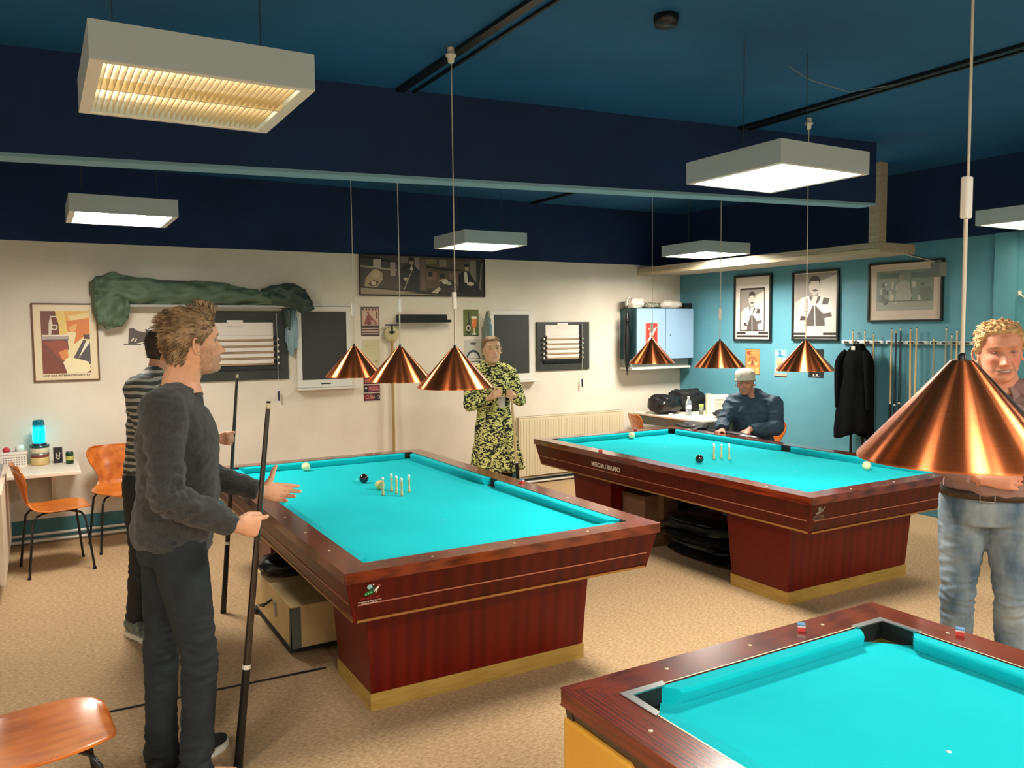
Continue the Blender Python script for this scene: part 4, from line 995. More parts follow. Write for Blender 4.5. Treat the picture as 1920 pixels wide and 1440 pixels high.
def art_waiter(A):
    A.R(0, 0, 1, 1, (126, 76, 66)); A.P([(.3, 1), (1, 1), (1, .55), (.42, .55), (.36, .8)], (236, 180, 92)); A.P([(.3, 1), (.48, 1), (.55, .6), (.36, .6)], (240, 206, 120))
    A.P([(.55, .92), (1, .98), (1, .9), (.62, .84)], (244, 214, 150)); A.P([(.52, .84), (1, .88), (1, .64), (.85, .5), (.62, .45), (.56, .62)], (226, 132, 70)); A.P([(.56, .74), (.75, .8), (.7, .68), (.6, .64)], (240, 176, 110))
    A.P([(.52, .66), (.72, .66), (.66, .46), (.9, .60), (1, .58), (1, .1), (.5, 0), (.45, .2), (.55, .4)], (246, 226, 176)); A.P([(.86, .62), (1, .62), (1, .54), (.88, .55)], (92, 74, 66))
    A.P([(.64, .24), (.86, .54), (1, .50), (1, .13)], (92, 84, 84)); A.P([(.74, .23), (.92, .52), (1, .50)], (250, 238, 216))
    A.P([(.02, .5), (.4, .54), (.5, .5), (.52, .28), (.36, .22), (.2, .38)], (160, 84, 66)); A.P([(.34, .34), (.52, .4), (.54, .26), (.42, .2)], (224, 144, 84))
    A.P([(.42, .18), (.58, .26), (.95, .18), (1, .04), (.9, 0), (.5, 0)], (252, 234, 190)); A.P([(0, .48), (.4, .1), (.45, 0), (0, 0)], (134, 74, 62))
    A.R(.02, .54, .56, .61, (186, 168, 156)); A.R(.02, .6, .56, .62, (240, 226, 206)); A.R(.1, .53, .56, .55, (110, 96, 110))
    A.P([(.16, .62), (.15, .78), (.2, .92), (.21, 1), (.30, 1), (.31, .92), (.36, .80), (.37, .62)], (118, 66, 50)); A.P([(.15, .62), (.16, .8), (.2, .93), (.24, .8), (.2, .62)], (232, 214, 196)); A.E(.27, .74, .07, .045, (238, 226, 200)); A.E(.27, .74, .045, .028, (118, 66, 50)); A.R(.2, .9, .31, .92, (238, 226, 200))
t, Ml = sheet('framed_poster', 'wood framed poster of a waiter carrying a bottle on a tray, hung on the cream wall at the far left', 'poster', MB(-.035, 1.31), .476, .636, art_waiter, (242, 222, 186), .012, mat('brown picture frame', (112, 74, 46), .4), .022, .052)
t['label'] = 'wood framed poster of a waiter with bottle and tray on the cream wall'
text('lettering', 'HOF HAR INTERNATIONALT RY', .020, G(60, 40, 30), Ml @ Matrix.Translation((.235, .046, .0125)), t, .0005, .34)
def fig(A, x, y, s, head, coat, shirt, cuec=210):
    A.P([(x-.16*s, y), (x-.15*s, y+.42*s), (x-.06*s, y+.52*s), (x+.06*s, y+.52*s), (x+.15*s, y+.42*s), (x+.17*s, y)], coat)
    A.P([(x-.03*s, y+.2*s), (x-.04*s, y+.5*s), (x+.04*s, y+.5*s), (x+.03*s, y+.2*s)], shirt); A.E(x, y+.60*s, .055*s, .085*s, head); A.E(x, y+.655*s, .06*s, .045*s, 40)
def art_mural(A):
    A.R(0, 0, 1, 1, (74, 62, 54)); A.P([(0, 1), (.3, .86), (.3, .8), (0, .92)], (30, 28, 26)); A.R(.02, .72, .1, .88, (52, 62, 50)); A.R(.1, .68, .16, .9, (190, 176, 160)); A.P([(0, .74), (.28, .66), (.28, .62), (0, .7)], (176, 160, 140))
    A.R(.23, .5, .27, .84, (168, 150, 138)); A.R(.29, .5, .32, .64, (140, 124, 110)); A.R(.31, .84, .37, .98, (120, 112, 104)); A.R(.42, .66, .46, .98, (150, 128, 118)); A.R(.465, .14, .505, .96, (112, 88, 74))
    A.R(.505, .2, 1, .95, (96, 80, 66)); A.R(.51, .82, .6, .95, (120, 112, 70)); A.R(.62, .76, .68, .95, (140, 126, 104)); A.P([(.51, .78), (.66, .72), (.8, .7), (.8, .67), (.66, .66), (.51, .74)], (34, 30, 28)); A.R(.52, .4, .6, .62, (128, 96, 80)); A.E(.545, .56, .02, .07, (40, 34, 30)); A.R(.7, .3, .78, .62, (122, 96, 82))
    A.R(.88, .2, .93, .95, (132, 122, 104)); A.R(.93, .2, 1, .95, (48, 46, 40)); A.P([(.955, .2), (.965, .2), (.985, .9), (.975, .9)], (130, 122, 108))
    A.P([(.03, .14), (.04, .42), (.08, .58), (.13, .64), (.17, .56), (.17, .4), (.13, .22), (.12, .14)], (176, 150, 116)); A.E(.115, .54, .035, .11, (196, 172, 138)); A.P([(.06, .28), (.1, .38), (.14, .34), (.12, .24), (.08, .22)], (60, 44, 36)); A.E(.1, .3, .02, .05, (206, 188, 160))
    A.P([(.31, .24), (.3, .66), (.35, .78), (.42, .78), (.46, .62), (.45, .1), (.36, .1)], (34, 31, 30)); A.P([(.38, .66), (.395, .8), (.41, .66)], (190, 176, 156)); A.E(.395, .86, .018, .075, (156, 134, 114)); A.E(.395, .93, .022, .05, (24, 22, 20)); A.P([(.33, .14), (.335, .14), (.41, .72), (.405, .72)], (200, 180, 150)); A.E(.35, .42, .02, .04, (186, 166, 140))
    A.P([(.0, .2), (.52, .07), (.98, -.0), (0, 0)], (156, 136, 112)); A.P([(.0, .22), (.52, .1), (.52, .07), (0, .18)], (44, 30, 24)); A.P([(.3, .06), (1, .0), (1, .05), (.56, .12)], (48, 44, 40)); A.P([(.55, .08), (.62, .24), (.64, .22), (.6, .06)], (196, 176, 150))
    A.P([(.62, .2), (.64, .42), (.72, .44), (.76, .3), (.7, .18)], (60, 54, 46)); A.E(.665, .38, .025, .07, (206, 196, 176)); A.E(.7, .33, .02, .05, (180, 170, 150)); A.E(.645, .52, .02, .07, (48, 40, 34)); A.P([(.6, .36), (.64, .46), (.66, .4)], (190, 160, 130))
    A.P([(.78, .1), (.78, .56), (.82, .66), (.87, .64), (.92, .4), (.99, .06), (.9, .02)], (30, 28, 28)); A.P([(.83, .36), (.825, .64), (.85, .64), (.86, .36)], (212, 202, 184)); A.E(.85, .74, .018, .07, (176, 154, 130)); A.E(.848, .82, .02, .045, (30, 26, 24)); A.E(.88, .33, .03, .05, (206, 190, 166)); A.R(0, 0, 1, .02, (40, 32, 28))
sheet('canvas_print', 'wide brown toned picture of billiard players high on the cream wall', 'picture', MB(2.72, 2.04), 1.375, .40, art_mural, (60, 50, 44), .006, mat('canvas edge', (52, 44, 40), .8), .03, 0)
def art_p1(A):
    A.R(0, 0, 1, 1, (74, 58, 56)); A.R(.05, .36, .95, .94, (206, 170, 150)); A.P([(.15, .4), (.3, .66), (.42, .78), (.58, .66), (.8, .5), (.9, .4)], (142, 84, 72)); A.E(.38, .8, .07, .05, (150, 100, 84)); A.E(.6, .46, .15, .08, (196, 146, 140)); A.E(.45, .44, .1, .07, (110, 60, 60))
    A.R(.82, .6, .87, .84, (60, 30, 34)); 
    for k in range(3): A.R(.05, .06+.09*k, .95, .1+.09*k, (206, 176, 160))
    for k in range(5): A.R(.08+.17*k, .87, .18+.17*k, .93, (70, 56, 54))
sheet('small_poster', 'small brownish tin sign of a reclining figure left of the wooden rest', 'sign', MB(2.73, 1.645), .19, .287, art_p1, (90, 70, 66))
def art_p1b(A):
    A.R(.04, .03, .96, .97, (206, 196, 158)); A.R(.3, .05, .7, .1, (170, 150, 120)); A.E(.8, .2, .08, .05, (150, 140, 120)); A.R(.15, .75, .85, .78, (196, 182, 140))
sheet('small_poster', 'pale beige sheet partly hidden by the copper shades', 'poster', MB(2.733, 1.345), .182, .266, art_p1b, (196, 190, 168))
t, Ml = sheet('small_poster', 'small dark red three panel sign below the beige sheet', 'sign', MB(2.74, 1.0), .175, .335, None, (210, 190, 180))
A = Art(.175, .335)
for k, c in enumerate(((120, 34, 40), (90, 28, 34), (128, 40, 46), (110, 30, 38))): A.R(.02, .03+.245*k, .98, .245+.245*k, (36, 18, 18)); A.R(.05, .05+.245*k, .62 if k != 1 else .2, .225+.245*k, c) if k != 1 else A.R(.3, .30, .96, .47, (146, 60, 74))
A.E(.88, .13, .09, .05, (220, 200, 196)); A.E(.87, .135, .06, .035, (36, 18, 18)); A.E(.86, .62, .09, .03, (206, 150, 150)); A.E(.16, .4, .07, .03, (200, 180, 176)); A.E(.12, .34, .09, .04, (26, 30, 16)); A.put(Ml, t)
for k, s_ in enumerate(('CUBA', 'POOL', 'SHARK')): text('lettering', s_, .05, G(206, 140, 140), Ml @ Matrix.Translation((.07 if k != 1 else .11, .045+.082*k, .0025)), t, .001, .10)
def art_beer(A):
    A.R(0, 0, 1, 1, (98, 104, 46)); A.R(0, 0, 1, .06, (70, 80, 44)); A.P([(.22, .1), (.16, .3), (.24, .46), (.3, .7), (.33, .92), (.37, .92), (.38, .7), (.42, .46), (.48, .3), (.44, .1)], (30, 34, 20)); A.E(.32, .3, .15, .12, (200, 190, 166)); A.E(.32, .3, .09, .075, (40, 34, 24)); A.P([(.27, .5), (.31, .76), (.32, .5)], (214, 208, 190))
    A.P([(.55, .44), (.53, .72), (.87, .72), (.85, .44), (.76, .26), (.64, .26)], (222, 116, 56)); A.R(.53, .64, .87, .74, (236, 226, 206)); A.R(.67, .08, .73, .28, (224, 214, 190)); A.E(.7, .08, .17, .03, (226, 222, 200)); A.P([(.58, .5), (.6, .62), (.66, .5)], (244, 170, 110))
sheet('small_poster', 'small olive green sign with a bottle and a glass of beer', 'sign', MB(3.845, 1.631), .18, .28, art_beer, (98, 104, 46))
def art_round(A):
    A.R(0, 0, 1, 1, (196, 192, 182)); A.E(.5, .40, .40, .30, (60, 66, 68), 28); A.E(.5, .40, .31, .225, (204, 200, 192), 28); A.R(.1, .35, .9, .45, (40, 44, 46)); A.R(.1, .37, .9, .43, (214, 210, 200))
    A.P([(.36, .86), (.34, .93), (.42, .9), (.5, .94), (.58, .9), (.66, .93), (.64, .86)], (84, 80, 72)); A.R(.37, .83, .63, .85, (84, 80, 72))
sheet('small_poster', 'white sign with a dark ring, cross bar and crown beside the woman', 'sign', MB(3.85, 1.236), .215, .36, art_round, (196, 192, 182))
def art_rw(A):
    A.R(0, 0, 1, 1, (40, 24, 24)); A.R(.04, .3, .96, .97, (206, 84, 92)); A.P([(.04, .3), (.96, .6), (.96, .3)], (226, 214, 206)); A.E(.4, .7, .2, .12, (230, 190, 190)); A.R(.1, .08, .9, .2, (190, 180, 176))
sheet('small_poster', 'small red and white sign below the ring sign, half behind the cup', 'sign', MB(3.845, .99), .215, .235, art_rw, (40, 24, 24))
# silhouette sticker
q = B(); SK = mat('grey brown sticker', (92, 82, 76), .6)
pts = [(0, 0), (.01, .13), (.045, .135), (.075, .11), (.13, .10), (.165, .13), (.20, .12), (.215, .09), (.21, .03), (.19, .0), (.13, .02), (.085, .01), (.05, .0)]
poly(q, pts, SK, .002); poly(q, [(-.035, -.005), (.10, -.008), (.10, .0), (-.035, .002)], mat('sticker black', (30, 26, 24), .6), .0024); poly(q, [(.02, .02), (.035, .05), (.05, .055), (.04, .03)], WALLW, .003); poly(q, [(.045, .015), (.06, .045), (.072, .045), (.06, .02)], WALLW, .003)
M = MB(.665, 1.605)
for v in q.v: v[:] = M @ v
tag(q.obj('wall_sticker'), 'grey brown silhouette sticker of a bent over player, above the man in charcoal', 'sticker')
# framed portraits on the teal wall
FB = mat('black picture frame', (16, 26, 24), .35)
def art_port(variant):
    def f(A):
        A.R(0, 0, 1, 1, (206, 198, 186) if variant else (226, 218, 208))
        ox, oy, sx, sy = (0, .1, 1, .9) if variant else (.12, .04, .76, .78)
        X = lambda p: [(ox+x*sx, oy+y*sy) for x, y in p]
        if not variant: A.P(X([(-.02, -.02), (1.02, -.02), (1.02, 1.03), (-.02, 1.03)]), (56, 44, 42))
        A.P(X([(.02, .1), (.98, .1), (.98, .99), (.02, .99)]), (150, 142, 134)); A.P(X([(.5, .1), (.98, .1), (.98, .95), (.6, .85)]), (212, 204, 192)); A.P(X([(.02, .1), (.3, .1), (.2, .6), (.02, .5)]), (196, 188, 176))
        A.P(X([(.28, .1), (.3, .4), (.38, .6), (.62, .6), (.7, .4), (.74, .1)]), (88, 80, 74)); A.P(X([(.1, .34), (.18, .58), (.34, .62), (.44, .44), (.3, .22), (.14, .24)]), (232, 226, 214)); A.P(X([(.58, .5), (.66, .62), (.84, .56), (.94, .34), (.8, .22), (.5, .46)]), (230, 224, 212))
        A.P(X([(.14, .2), (.3, .2), (.26, .27), (.16, .28)]), (70, 60, 56)); A.P(X([(.66, .22), (.9, .26), (.86, .33), (.7, .3)]), (96, 86, 80)); A.P(X([(.36, .46), (.46, .62), (.56, .6), (.5, .44)]), (222, 212, 200))
        A.P([(ox+(.48+.13*cos(a*pi/9))*sx, oy+(.77+.14*sin(a*pi/9))*sy) for a in range(18)], (206, 194, 180)); A.P(X([(.35, .8), (.37, .92), (.48, .96), (.6, .92), (.62, .78), (.58, .86), (.4, .86)]), (66, 58, 54)); A.P(X([(.4, .70), (.5, .73), (.58, .70), (.5, .68)]), (90, 78, 72))
        A.P(X([(.49, .0), (.52, .0), (.50, .48), (.48, .48)]), (232, 226, 214)); A.P(X([(.66, .46), (.8, .46), (.84, .56), (.7, .58)]), (84, 76, 72))
        A.R(0, .0, 1, .035, (40, 34, 30)); A.R(0, .035, 1, .05, (226, 220, 206)); A.R(0, .05, 1, .09, (50, 44, 40)); A.R(.3, .052, .7, .086, (214, 208, 196)); A.R(0, .09, 1, .1, (226, 220, 206))
    return f
sheet('framed_poster', 'black framed portrait of a player with broad white margin, nearest the cream wall', 'picture', MR(6.69, 1.545), .54, .725, art_port(0), (214, 206, 196), .022, FB, .03, .02)['label' if 0 else 0]
sheet('framed_poster', 'black framed portrait of a player without white margin, the middle picture on the teal wall', 'picture', MR(5.87, 1.552), .57, .712, art_port(1), (222, 216, 204), .022, FB, .03, .004)
def art_draw(A):
    A.R(0, 0, 1, 1, (196, 178, 162)); A.R(.06, .12, .94, .93, (128, 136, 124)); A.R(.1, .78, .42, .88, (98, 112, 108)); A.R(.6, .76, .92, .88, (98, 112, 108)); A.R(.06, .12, .94, .3, (150, 150, 136))
    rnd = random.Random(4)
    for k in range(26):
        x = .12+.76*rnd.random(); y = .28+.4*rnd.random(); A.E(x, y, .018+.02*rnd.random(), .03+.05*rnd.random(), rnd.choice(((170, 166, 150), (96, 104, 98), (184, 178, 162), (110, 118, 108))), 9)
    A.P([(.36, .3), (.4, .66), (.48, .74), (.58, .7), (.62, .4), (.6, .3)], (158, 156, 142)); A.E(.46, .78, .05, .06, (150, 146, 130)); A.E(.82, .45, .09, .13, (112, 118, 106)); A.R(.1, .3, .9, .32, (100, 104, 94))
sheet('framed_poster', 'black framed greyish drawing, widest picture on the teal wall above the cue rack', 'picture', MR(4.975, 1.735), .735, .545, art_draw, (206, 186, 170), .018, FB, .03, .03)
def art_or(A):
    A.R(.02, .02, .98, .98, (236, 128, 72)); A.R(.06, .04, .94, .28, (240, 166, 96)); A.E(.35, .84, .25, .08, (150, 60, 40)); A.E(.5, .84, .2, .05, (236, 140, 80)); A.E(.5, .52, .3, .18, (150, 84, 48)); A.E(.5, .5, .2, .12, (236, 140, 80)); A.P([(.4, .4), (.5, .66), (.6, .4)], (120, 60, 40)); A.E(.28, .44, .1, .05, (240, 190, 120)); A.E(.74, .42, .1, .05, (240, 190, 120))
    for k in range(3): A.R(.25+.05*k, .1+.07*k, .8-.06*k, .125+.07*k, (140, 60, 40))
sheet('small_poster', 'small orange sign with black edge above the beanie of the seated man', 'sign', MR(6.53, 1.175), .21, .285, art_or, (24, 22, 20))
def art_bl(A):
    A.R(0, 0, 1, 1, (120, 170, 186)); A.R(.3, .72, .7, .96, (60, 130, 160)); A.E(.2, .86, .16, .07, (240, 238, 230)); A.E(.4, .5, .26, .2, (222, 200, 140)); A.E(.42, .44, .12, .1, (214, 150, 110)); A.E(.78, .6, .12, .1, (230, 240, 240)); A.R(.55, .8, .8, .95, (230, 190, 170)); A.R(.0, .0, 1, .1, (226, 160, 130)); A.R(0, 0, 1, .03, (20, 24, 26)); A.E(.2, .25, .14, .1, (236, 214, 160))
sheet('small_poster', 'small pale blue and yellow sign half behind the third lamp of the rear table', 'sign', MR(6.115, 1.168), .17, .29, art_bl, (200, 210, 206))
def art_dk(A):
    A.R(0, 0, 1, 1, (22, 26, 28)); A.E(.4, .6, .3, .2, (100, 66, 50)); A.E(.5, .5, .26, .18, (30, 30, 30)); A.E(.35, .1, .05, .03, (220, 216, 206)); A.E(.55, .1, .05, .03, (220, 216, 206)); A.R(.25, .04, .75, .06, (130, 130, 124))
sheet('small_poster', 'small black sign right behind the third lamp of the rear table', 'sign', MR(5.665, 1.178), .185, .29, art_dk, (22, 26, 28))

# ================================================================== BOARDS ON THE BACK WALL
SLATE = mat('dark slate board', (42, 44, 40), .5, col2=(52, 54, 48), scale=3)
def chalkboard(x0, x1, z0, z1, lab, fr=.045):
    t = thing('board', lab, 'board', (x0, YB, z0)); w, h = x1-x0, z1-z0
    bx('panel', (0, -.03, 0), (w, -.012, h), SLATE, t)
    for (a, b) in (((-fr, -.038, -fr*1.6), (w+fr, 0, 0)), ((-fr, -.038, h), (w+fr, 0, h+fr)), ((-fr, -.038, 0), (0, 0, h)), ((w, -.038, 0), (w+fr, 0, h))): bx('frame_bar', a, b, WHITEP, t, .003)
    bx('tray', (-fr-.02, -.10, -fr*1.6-.02), (w+fr+.05, 0, -fr*1.6-.002), WHITEP, t, .003)
    bx('label_plate', (w*.4, -.040, -.045), (w*.62, -.038, -.034), BLACK, t)
chalkboard(2.135, 2.57, 1.24, 1.885, 'dark board in a white frame with tray, left of the copper lamps')
chalkboard(4.19, 4.625, 1.22, 1.855, 'dark board in a white frame behind the woman')
WOODR = mat('brown rod', (176, 146, 112), .5); SHEETM = mat('score sheet paper', (232, 220, 210), .7)
def scoreboard(x0, x1, z0, z1, sx0, sx1, sz0, sz1, lab, penx, penlab):
    t = thing('score_board', lab, 'score board', (x0, YB, z0)); w, h = x1-x0, z1-z0; Y = 0
    bx('backboard', (0, -.022, 0), (w, 0, h), SLATE, t, .003)
    a0, a1, b0, b1 = sx0-x0, sx1-x0, sz0-z0, sz1-z0
    bx('tray', (a0-.03, -.045, b0-.035), (a1+.05, -.022, b0-.012), BLACK, t); bx('side_block', (a1, -.040, b0-.02), (a1+.035, -.022, b1), BLACK, t); bx('clip', ((a0+a1)/2-.07, -.034, b1-.004), ((a0+a1)/2+.07, -.022, b1+.022), WHITEP, t, .002)
    bx('top_sheet', (a0, -.028, b1-.115), (a1, -.022, b1), SHEETM, t)
    M = Matrix.Translation(((a0+a1)/2, -.0285, b1-.035)) @ face((0, 0, 0), (1, 0, 0), (0, 0, 1)); text('lettering', 'Billard resultat tavle', .016, G(110, 100, 96), M, t, 0, .14)
    n = 5; st = (b1-.115-b0)/n
    for k in range(n):
        z = b0+st*k
        bx('score_strip', (a0, -.040, z+st*.32), (a1, -.022, z+st*.98), SHEETM, t, .004)
        q = B(); q.tube([(a0, -.034, z+st*.16), (a1+.01, -.034, z+st*.16)], st*.13, 8, WOODR); q.obj('rod', t)
        for s_, ex in ((1, a1), (-1, a0)) if penx > 3 else ((1, a1),):
            q = B(); q.tube([(ex-.004*s_, -.046, z+st*.5), (ex+.02*s_, -.046, z+st*.5)], st*.26, 8, RUBBER); q.tube([(ex+.028*s_, -.048, z+st*.28), (ex+.042*s_, -.048, z+st*.28)], st*.22, 8, WHITEP); q.obj('knob', t)
    p = thing('hanging_pencil', penlab, 'pencil', (penx, YB-.04, z0-.20))
    q = B(); q.tube([(0, -.008, z1-(z0-.20)-.02), (0, -.006, .09)], .0016, 5, WHITEP); q.obj('string', p)
    q = B(); q.tube([(0, -.006, .09), (0.002, -.006, .0)], .009, 8, mat('dark blue plastic', (24, 40, 72), .4)); q.obj('pencil', p)
scoreboard(1.02, 2.01, 1.26, 1.885, 1.20, 1.875, 1.392, 1.782, 'dark score board with five brown rods behind the head of the man in charcoal', 1.905, 'dark blue pencil on a string below the left score board')
scoreboard(4.735, 5.44, 1.238, 1.775, 4.845, 5.29, 1.36, 1.742, 'dark score board with five pale strips right of the woman', 5.32, 'dark blue pencil on a string below the right score board')
bx_ = bx('wall_rail', (2.0, YB-.02, 1.935), (2.62, YB, 1.952), WHITEP); tag(bx_, 'thin white rail above the left dark board', 'rail')
t = thing('wall_shelf', 'narrow black shelf on the cream wall above the copper lamps', 'shelf', (3.10, YB, 1.775)); bx('board', (0, -.12, 0), (.50, 0, .082), mat('dark green black shelf', (22, 28, 26), .5), t, .003); bx('end_piece', (.50, -.10, .0), (.56, -.02, .028), BLACK, t); bx('lip', (0, -.125, .0), (.5, -.12, .07), BLACK, t)
t = thing('cue_rest', 'long pale wooden rest pole with a black cross, leaning upright at the cream wall', 'cue rest', (3.02, YB-.07, 0)); WP = mat('pale wood pole', (176, 146, 92), .5)
q = B(); q.tube([(0, 0, 0), (0.01, .02, 1.6)], .015, 10, WP); q.obj('pole', t); q = B(); q.lathe([(.001, -.006), (.075, -.006), (.08, 0), (.075, .006), (.001, .006)], 20, mat('beige plate', (198, 184, 142), .6), M=Matrix.Translation((.01, .03, 1.66)) @ Matrix.Rotation(pi/2, 4, 'X')); q.obj('head_plate', t)
q = B(); q.box((-.06, -.0, 1.745), (.08, .02, 1.76), BLACK); q.box((.005, .005, 1.66), (.015, .02, 1.75), BLACK); q.box((-.02, .005, 1.675), (.04, .02, 1.69), BLACK); q.obj('cross_hook', t)
# hanging cloths
def drape(name, lab, cat, pts, m, th=.03, seed=0, parent=None):
    """pts: list of (x, ztop, zbottom) along the wall; a lumpy roll of cloth with folds"""
    n = len(pts); N = 90; K = 26
    def f(a, b):
        u = a*(n-1); i = min(int(u), n-2); k = u-i; k = k*k*(3-2*k)
        x = pts[i][0]+(pts[i+1][0]-pts[i][0])*(u-i); zt = pts[i][1]+(pts[i+1][1]-pts[i][1])*k; zb_ = pts[i][2]+(pts[i+1][2]-pts[i][2])*k
        an = 2*pi*b; cz, hz = (zt+zb_)/2, (zt-zb_)/2
        z = cz+hz*sin(an); e = min(1, a*14, (1-a)*14)**.5
        y = -.012-th*(1+cos(an))*.9*e
        nn = noise.noise(V((x*5+seed, z*24, cos(an)*.8))); n2 = noise.noise(V((x*14+seed, z*52, 3.)))
        y -= .035*(1-2*abs(nn))*max(0, cos(an*.5)**2+.2)*e*(th/.05); y -= .010*n2*e; z += .012*n2
        return V((x, y, z))
    q = B(); q.grid(lambda b, a: f(a, b), K, N, m, wrap=True)
    e0 = [f(0, i/K) for i in range(K)]; e1 = [f(1, i/K) for i in range(K)]; q.add(e0, [tuple(range(K))], m); q.add(e1, [tuple(range(K-1, -1, -1))], m)
    return q.obj(name, parent)
GC = mat('olive green table cover', (78, 98, 78), .6, col2=(92, 112, 88), scale=5, bump=.15, bscale=120); GCD = mat('dark green table cover', (50, 68, 58), .5, col2=(62, 80, 68), scale=5)
t = thing('table_cover', 'long olive green cover rolled up along the cream wall, its ends hanging down', 'cloth', (0, YB, 0))
drape('cover_roll', '', '', [(.385, 2.12, 2.02), (.45, 2.17, 1.98), (.56, 2.20, 1.95), (.70, 2.17, 1.93), (1.0, 2.145, 1.925), (1.35, 2.14, 1.93), (1.7, 2.08, 1.935), (1.86, 2.05, 1.94), (2.0, 2.07, 1.96)], GC, .075, 1., t)
drape('cover_end', '', '', [(1.78, 2.09, 1.96), (1.9, 2.13, 1.93), (2.06, 2.14, 1.90), (2.15, 2.09, 1.86), (2.20, 2.0, 1.88), (2.22, 1.93, 1.89)], GCD, .085, 5., t)
drape('cover_tail', '', '', [(.40, 2.02, 1.86), (.44, 2.03, 1.77), (.52, 2.05, 1.73), (.60, 2.05, 1.75), (.655, 2.0, 1.80), (.68, 1.96, 1.9)], GC, .085, 9., t)
drape('cover_tail', '', '', [(1.96, 1.98, 1.93), (1.985, 1.98, 1.72), (2.01, 1.98, 1.70), (2.035, 1.98, 1.93)], GCD, .05, 3., t)
q = B(); SHF = mat('shelf board grey', (170, 168, 160), .6); q.box((.62, -.15, 1.915), (2.02, 0, 1.935), SHF); q.obj('hanging_shelf', t)
LB = mat('light blue cloth', (140, 168, 178), .8)
t = thing('hanging_cloth', 'light blue cloth hanging beside the left score board', 'cloth', (0, YB, 0)); drape('cloth', '', '', [(1.985, 1.83, 1.60), (2.01, 1.92, 1.50), (2.04, 1.96, 1.46), (2.075, 1.90, 1.52), (2.10, 1.78, 1.60)], LB, .03, 12., t)
t = thing('hanging_cloth', 'grey green cloths hanging above the head of the woman', 'cloth', (0, YB, 0)); GG = mat('grey green cloth', (120, 136, 130), .8)
drape('cloth', '', '', [(4.055, 1.72, 1.40), (4.085, 1.82, 1.36), (4.10, 1.90, 1.36), (4.12, 1.80, 1.38)], GG, .03, 15., t); drape('cloth', '', '', [(4.105, 1.78, 1.40), (4.125, 1.82, 1.38), (4.14, 1.82, 1.38), (4.155, 1.76, 1.42)], mat('blue grey cloth', (110, 132, 140), .8), .025, 18., t)

# ================================================================== RADIATOR
t = thing('radiator', 'long cream radiator under the right score board', 'radiator', (4.45, YB, .10)); RC = mat('radiator cream', (222, 208, 176), .45)
w_, h_ = 1.42, .65
bx('front_panel', (0, -.105, 0), (w_, -.085, h_-.015), RC, t, .004); bx('rear_panel', (0, -.05, 0), (w_, -.035, h_-.015), RC, t); bx('top_grille', (0, -.108, h_-.015), (w_, -.033, h_), RC, t, .004)
q = B(); q.box((0, -.001, 0), (.014, .004, h_-.06), RC); rm = q.mesh('rib')
for i in range(40):
    o = bpy.data.objects.new('rib', rm); C.objects.link(o); o.parent = t; o.location = (.02+i*(w_-.05)/39, -.108, .02)
q = B(); q.box((0, 0, 0), (.008, .05, .002), mat('grille slot', (120, 110, 92), .6)); rm = q.mesh('slot')
for i in range(50):
    o = bpy.data.objects.new('slot', rm); C.objects.link(o); o.parent = t; o.location = (.02+i*(w_-.05)/49, -.1, h_)
q = B(); q.tube([(.03, -.07, 0), (.03, -.07, -.08)], .008, 8, WHITEP); q.tube([(w_-.03, -.07, 0), (w_-.03, -.07, -.08)], .008, 8, WHITEP); q.obj('valve_pipe', t)
for x in (.2, w_-.2): bx('bracket', (x-.012, -.036, .05), (x+.012, 0, h_-.08), STEEL, t)

# ================================================================== CHAIRS
PLY = woodmat('teak plywood', (178, 84, 20), (216, 122, 44), 'x', .28, .4, 3., 2.); PLYD = mat('ply edge', (120, 62, 26), .5); LEGM = mat('black steel leg', (14, 15, 18), .3)
def chair(name, loc, rz, label):
    t = thing(name, label, 'chair', loc, rz, 'plywood shell chairs')
    prof = [(.225, .428, .085), (.215, .440, .135), (.19, .448, .170), (.14, .450, .198), (.07, .447, .212), (.0, .444, .215), (-.07, .444, .205), (-.125, .450, .178), (-.165, .470, .145), (-.190, .505, .125), (-.203, .550, .128), (-.215, .600, .152), (-.228, .655, .183), (-.243, .710, .200), (-.256, .750, .200), (-.264, .775, .182), (-.268, .788, .14)]
    def f(a, b):
        u = b*(len(prof)-1); i = min(int(u), len(prof)-2); k = u-i
        x, z, wd = [prof[i][j]+(prof[i+1][j]-prof[i][j])*k for j in range(3)]
        s_ = (a*2-1); sn = math.copysign(abs(s_)**.9, s_)
        back = max(0, min(1, (z-.46)/.2))
        return V((x+back*.035*s_*s_, wd*sn, z+(1-back)*(.012*s_*s_)))
    q = B(); q.grid(f, 15, 49, PLY); o = q.obj('seat_shell', t, solid=.010, bevel=.003)
    for (sx, sy) in ((1, 1), (1, -1), (-1, 1), (-1, -1)):
        q = B(); q.tube([(sx*.02, sy*.03, .425), (sx*.09, sy*.10, .428), (sx*.14, sy*.148, .418), (sx*.165, sy*.170, .38), (sx*.18, sy*.183, .25), (sx*.205, sy*.205, .008)], .0085, 10, LEGM); q.tube([(sx*.205, sy*.205, 0), (sx*.205, sy*.205, .018)], .011, 8, RUBBER); q.obj('leg', t)
    q = B(); q.lathe([(.001, .418), (.065, .418), (.068, .436), (.001, .436)], 16, LEGM); q.obj('mounting_plate', t)
    return t
chair('plywood_chair', (.060, 6.69, 0), radians(8), 'orange plywood chair in side view, standing at the end of the white wall counter')
chair('plywood_chair', (.53, 7.14, 0), radians(-82), 'orange plywood chair against the cream wall, partly hidden by the man in charcoal')
chair('plywood_chair', (-.065, 2.87, 0), radians(4), 'orange plywood chair cut off at the bottom left corner in the foreground')
chair('plywood_chair', (5.70, 6.76, 0), radians(-18), 'orange plywood chair left of the corner table, behind the rear table')
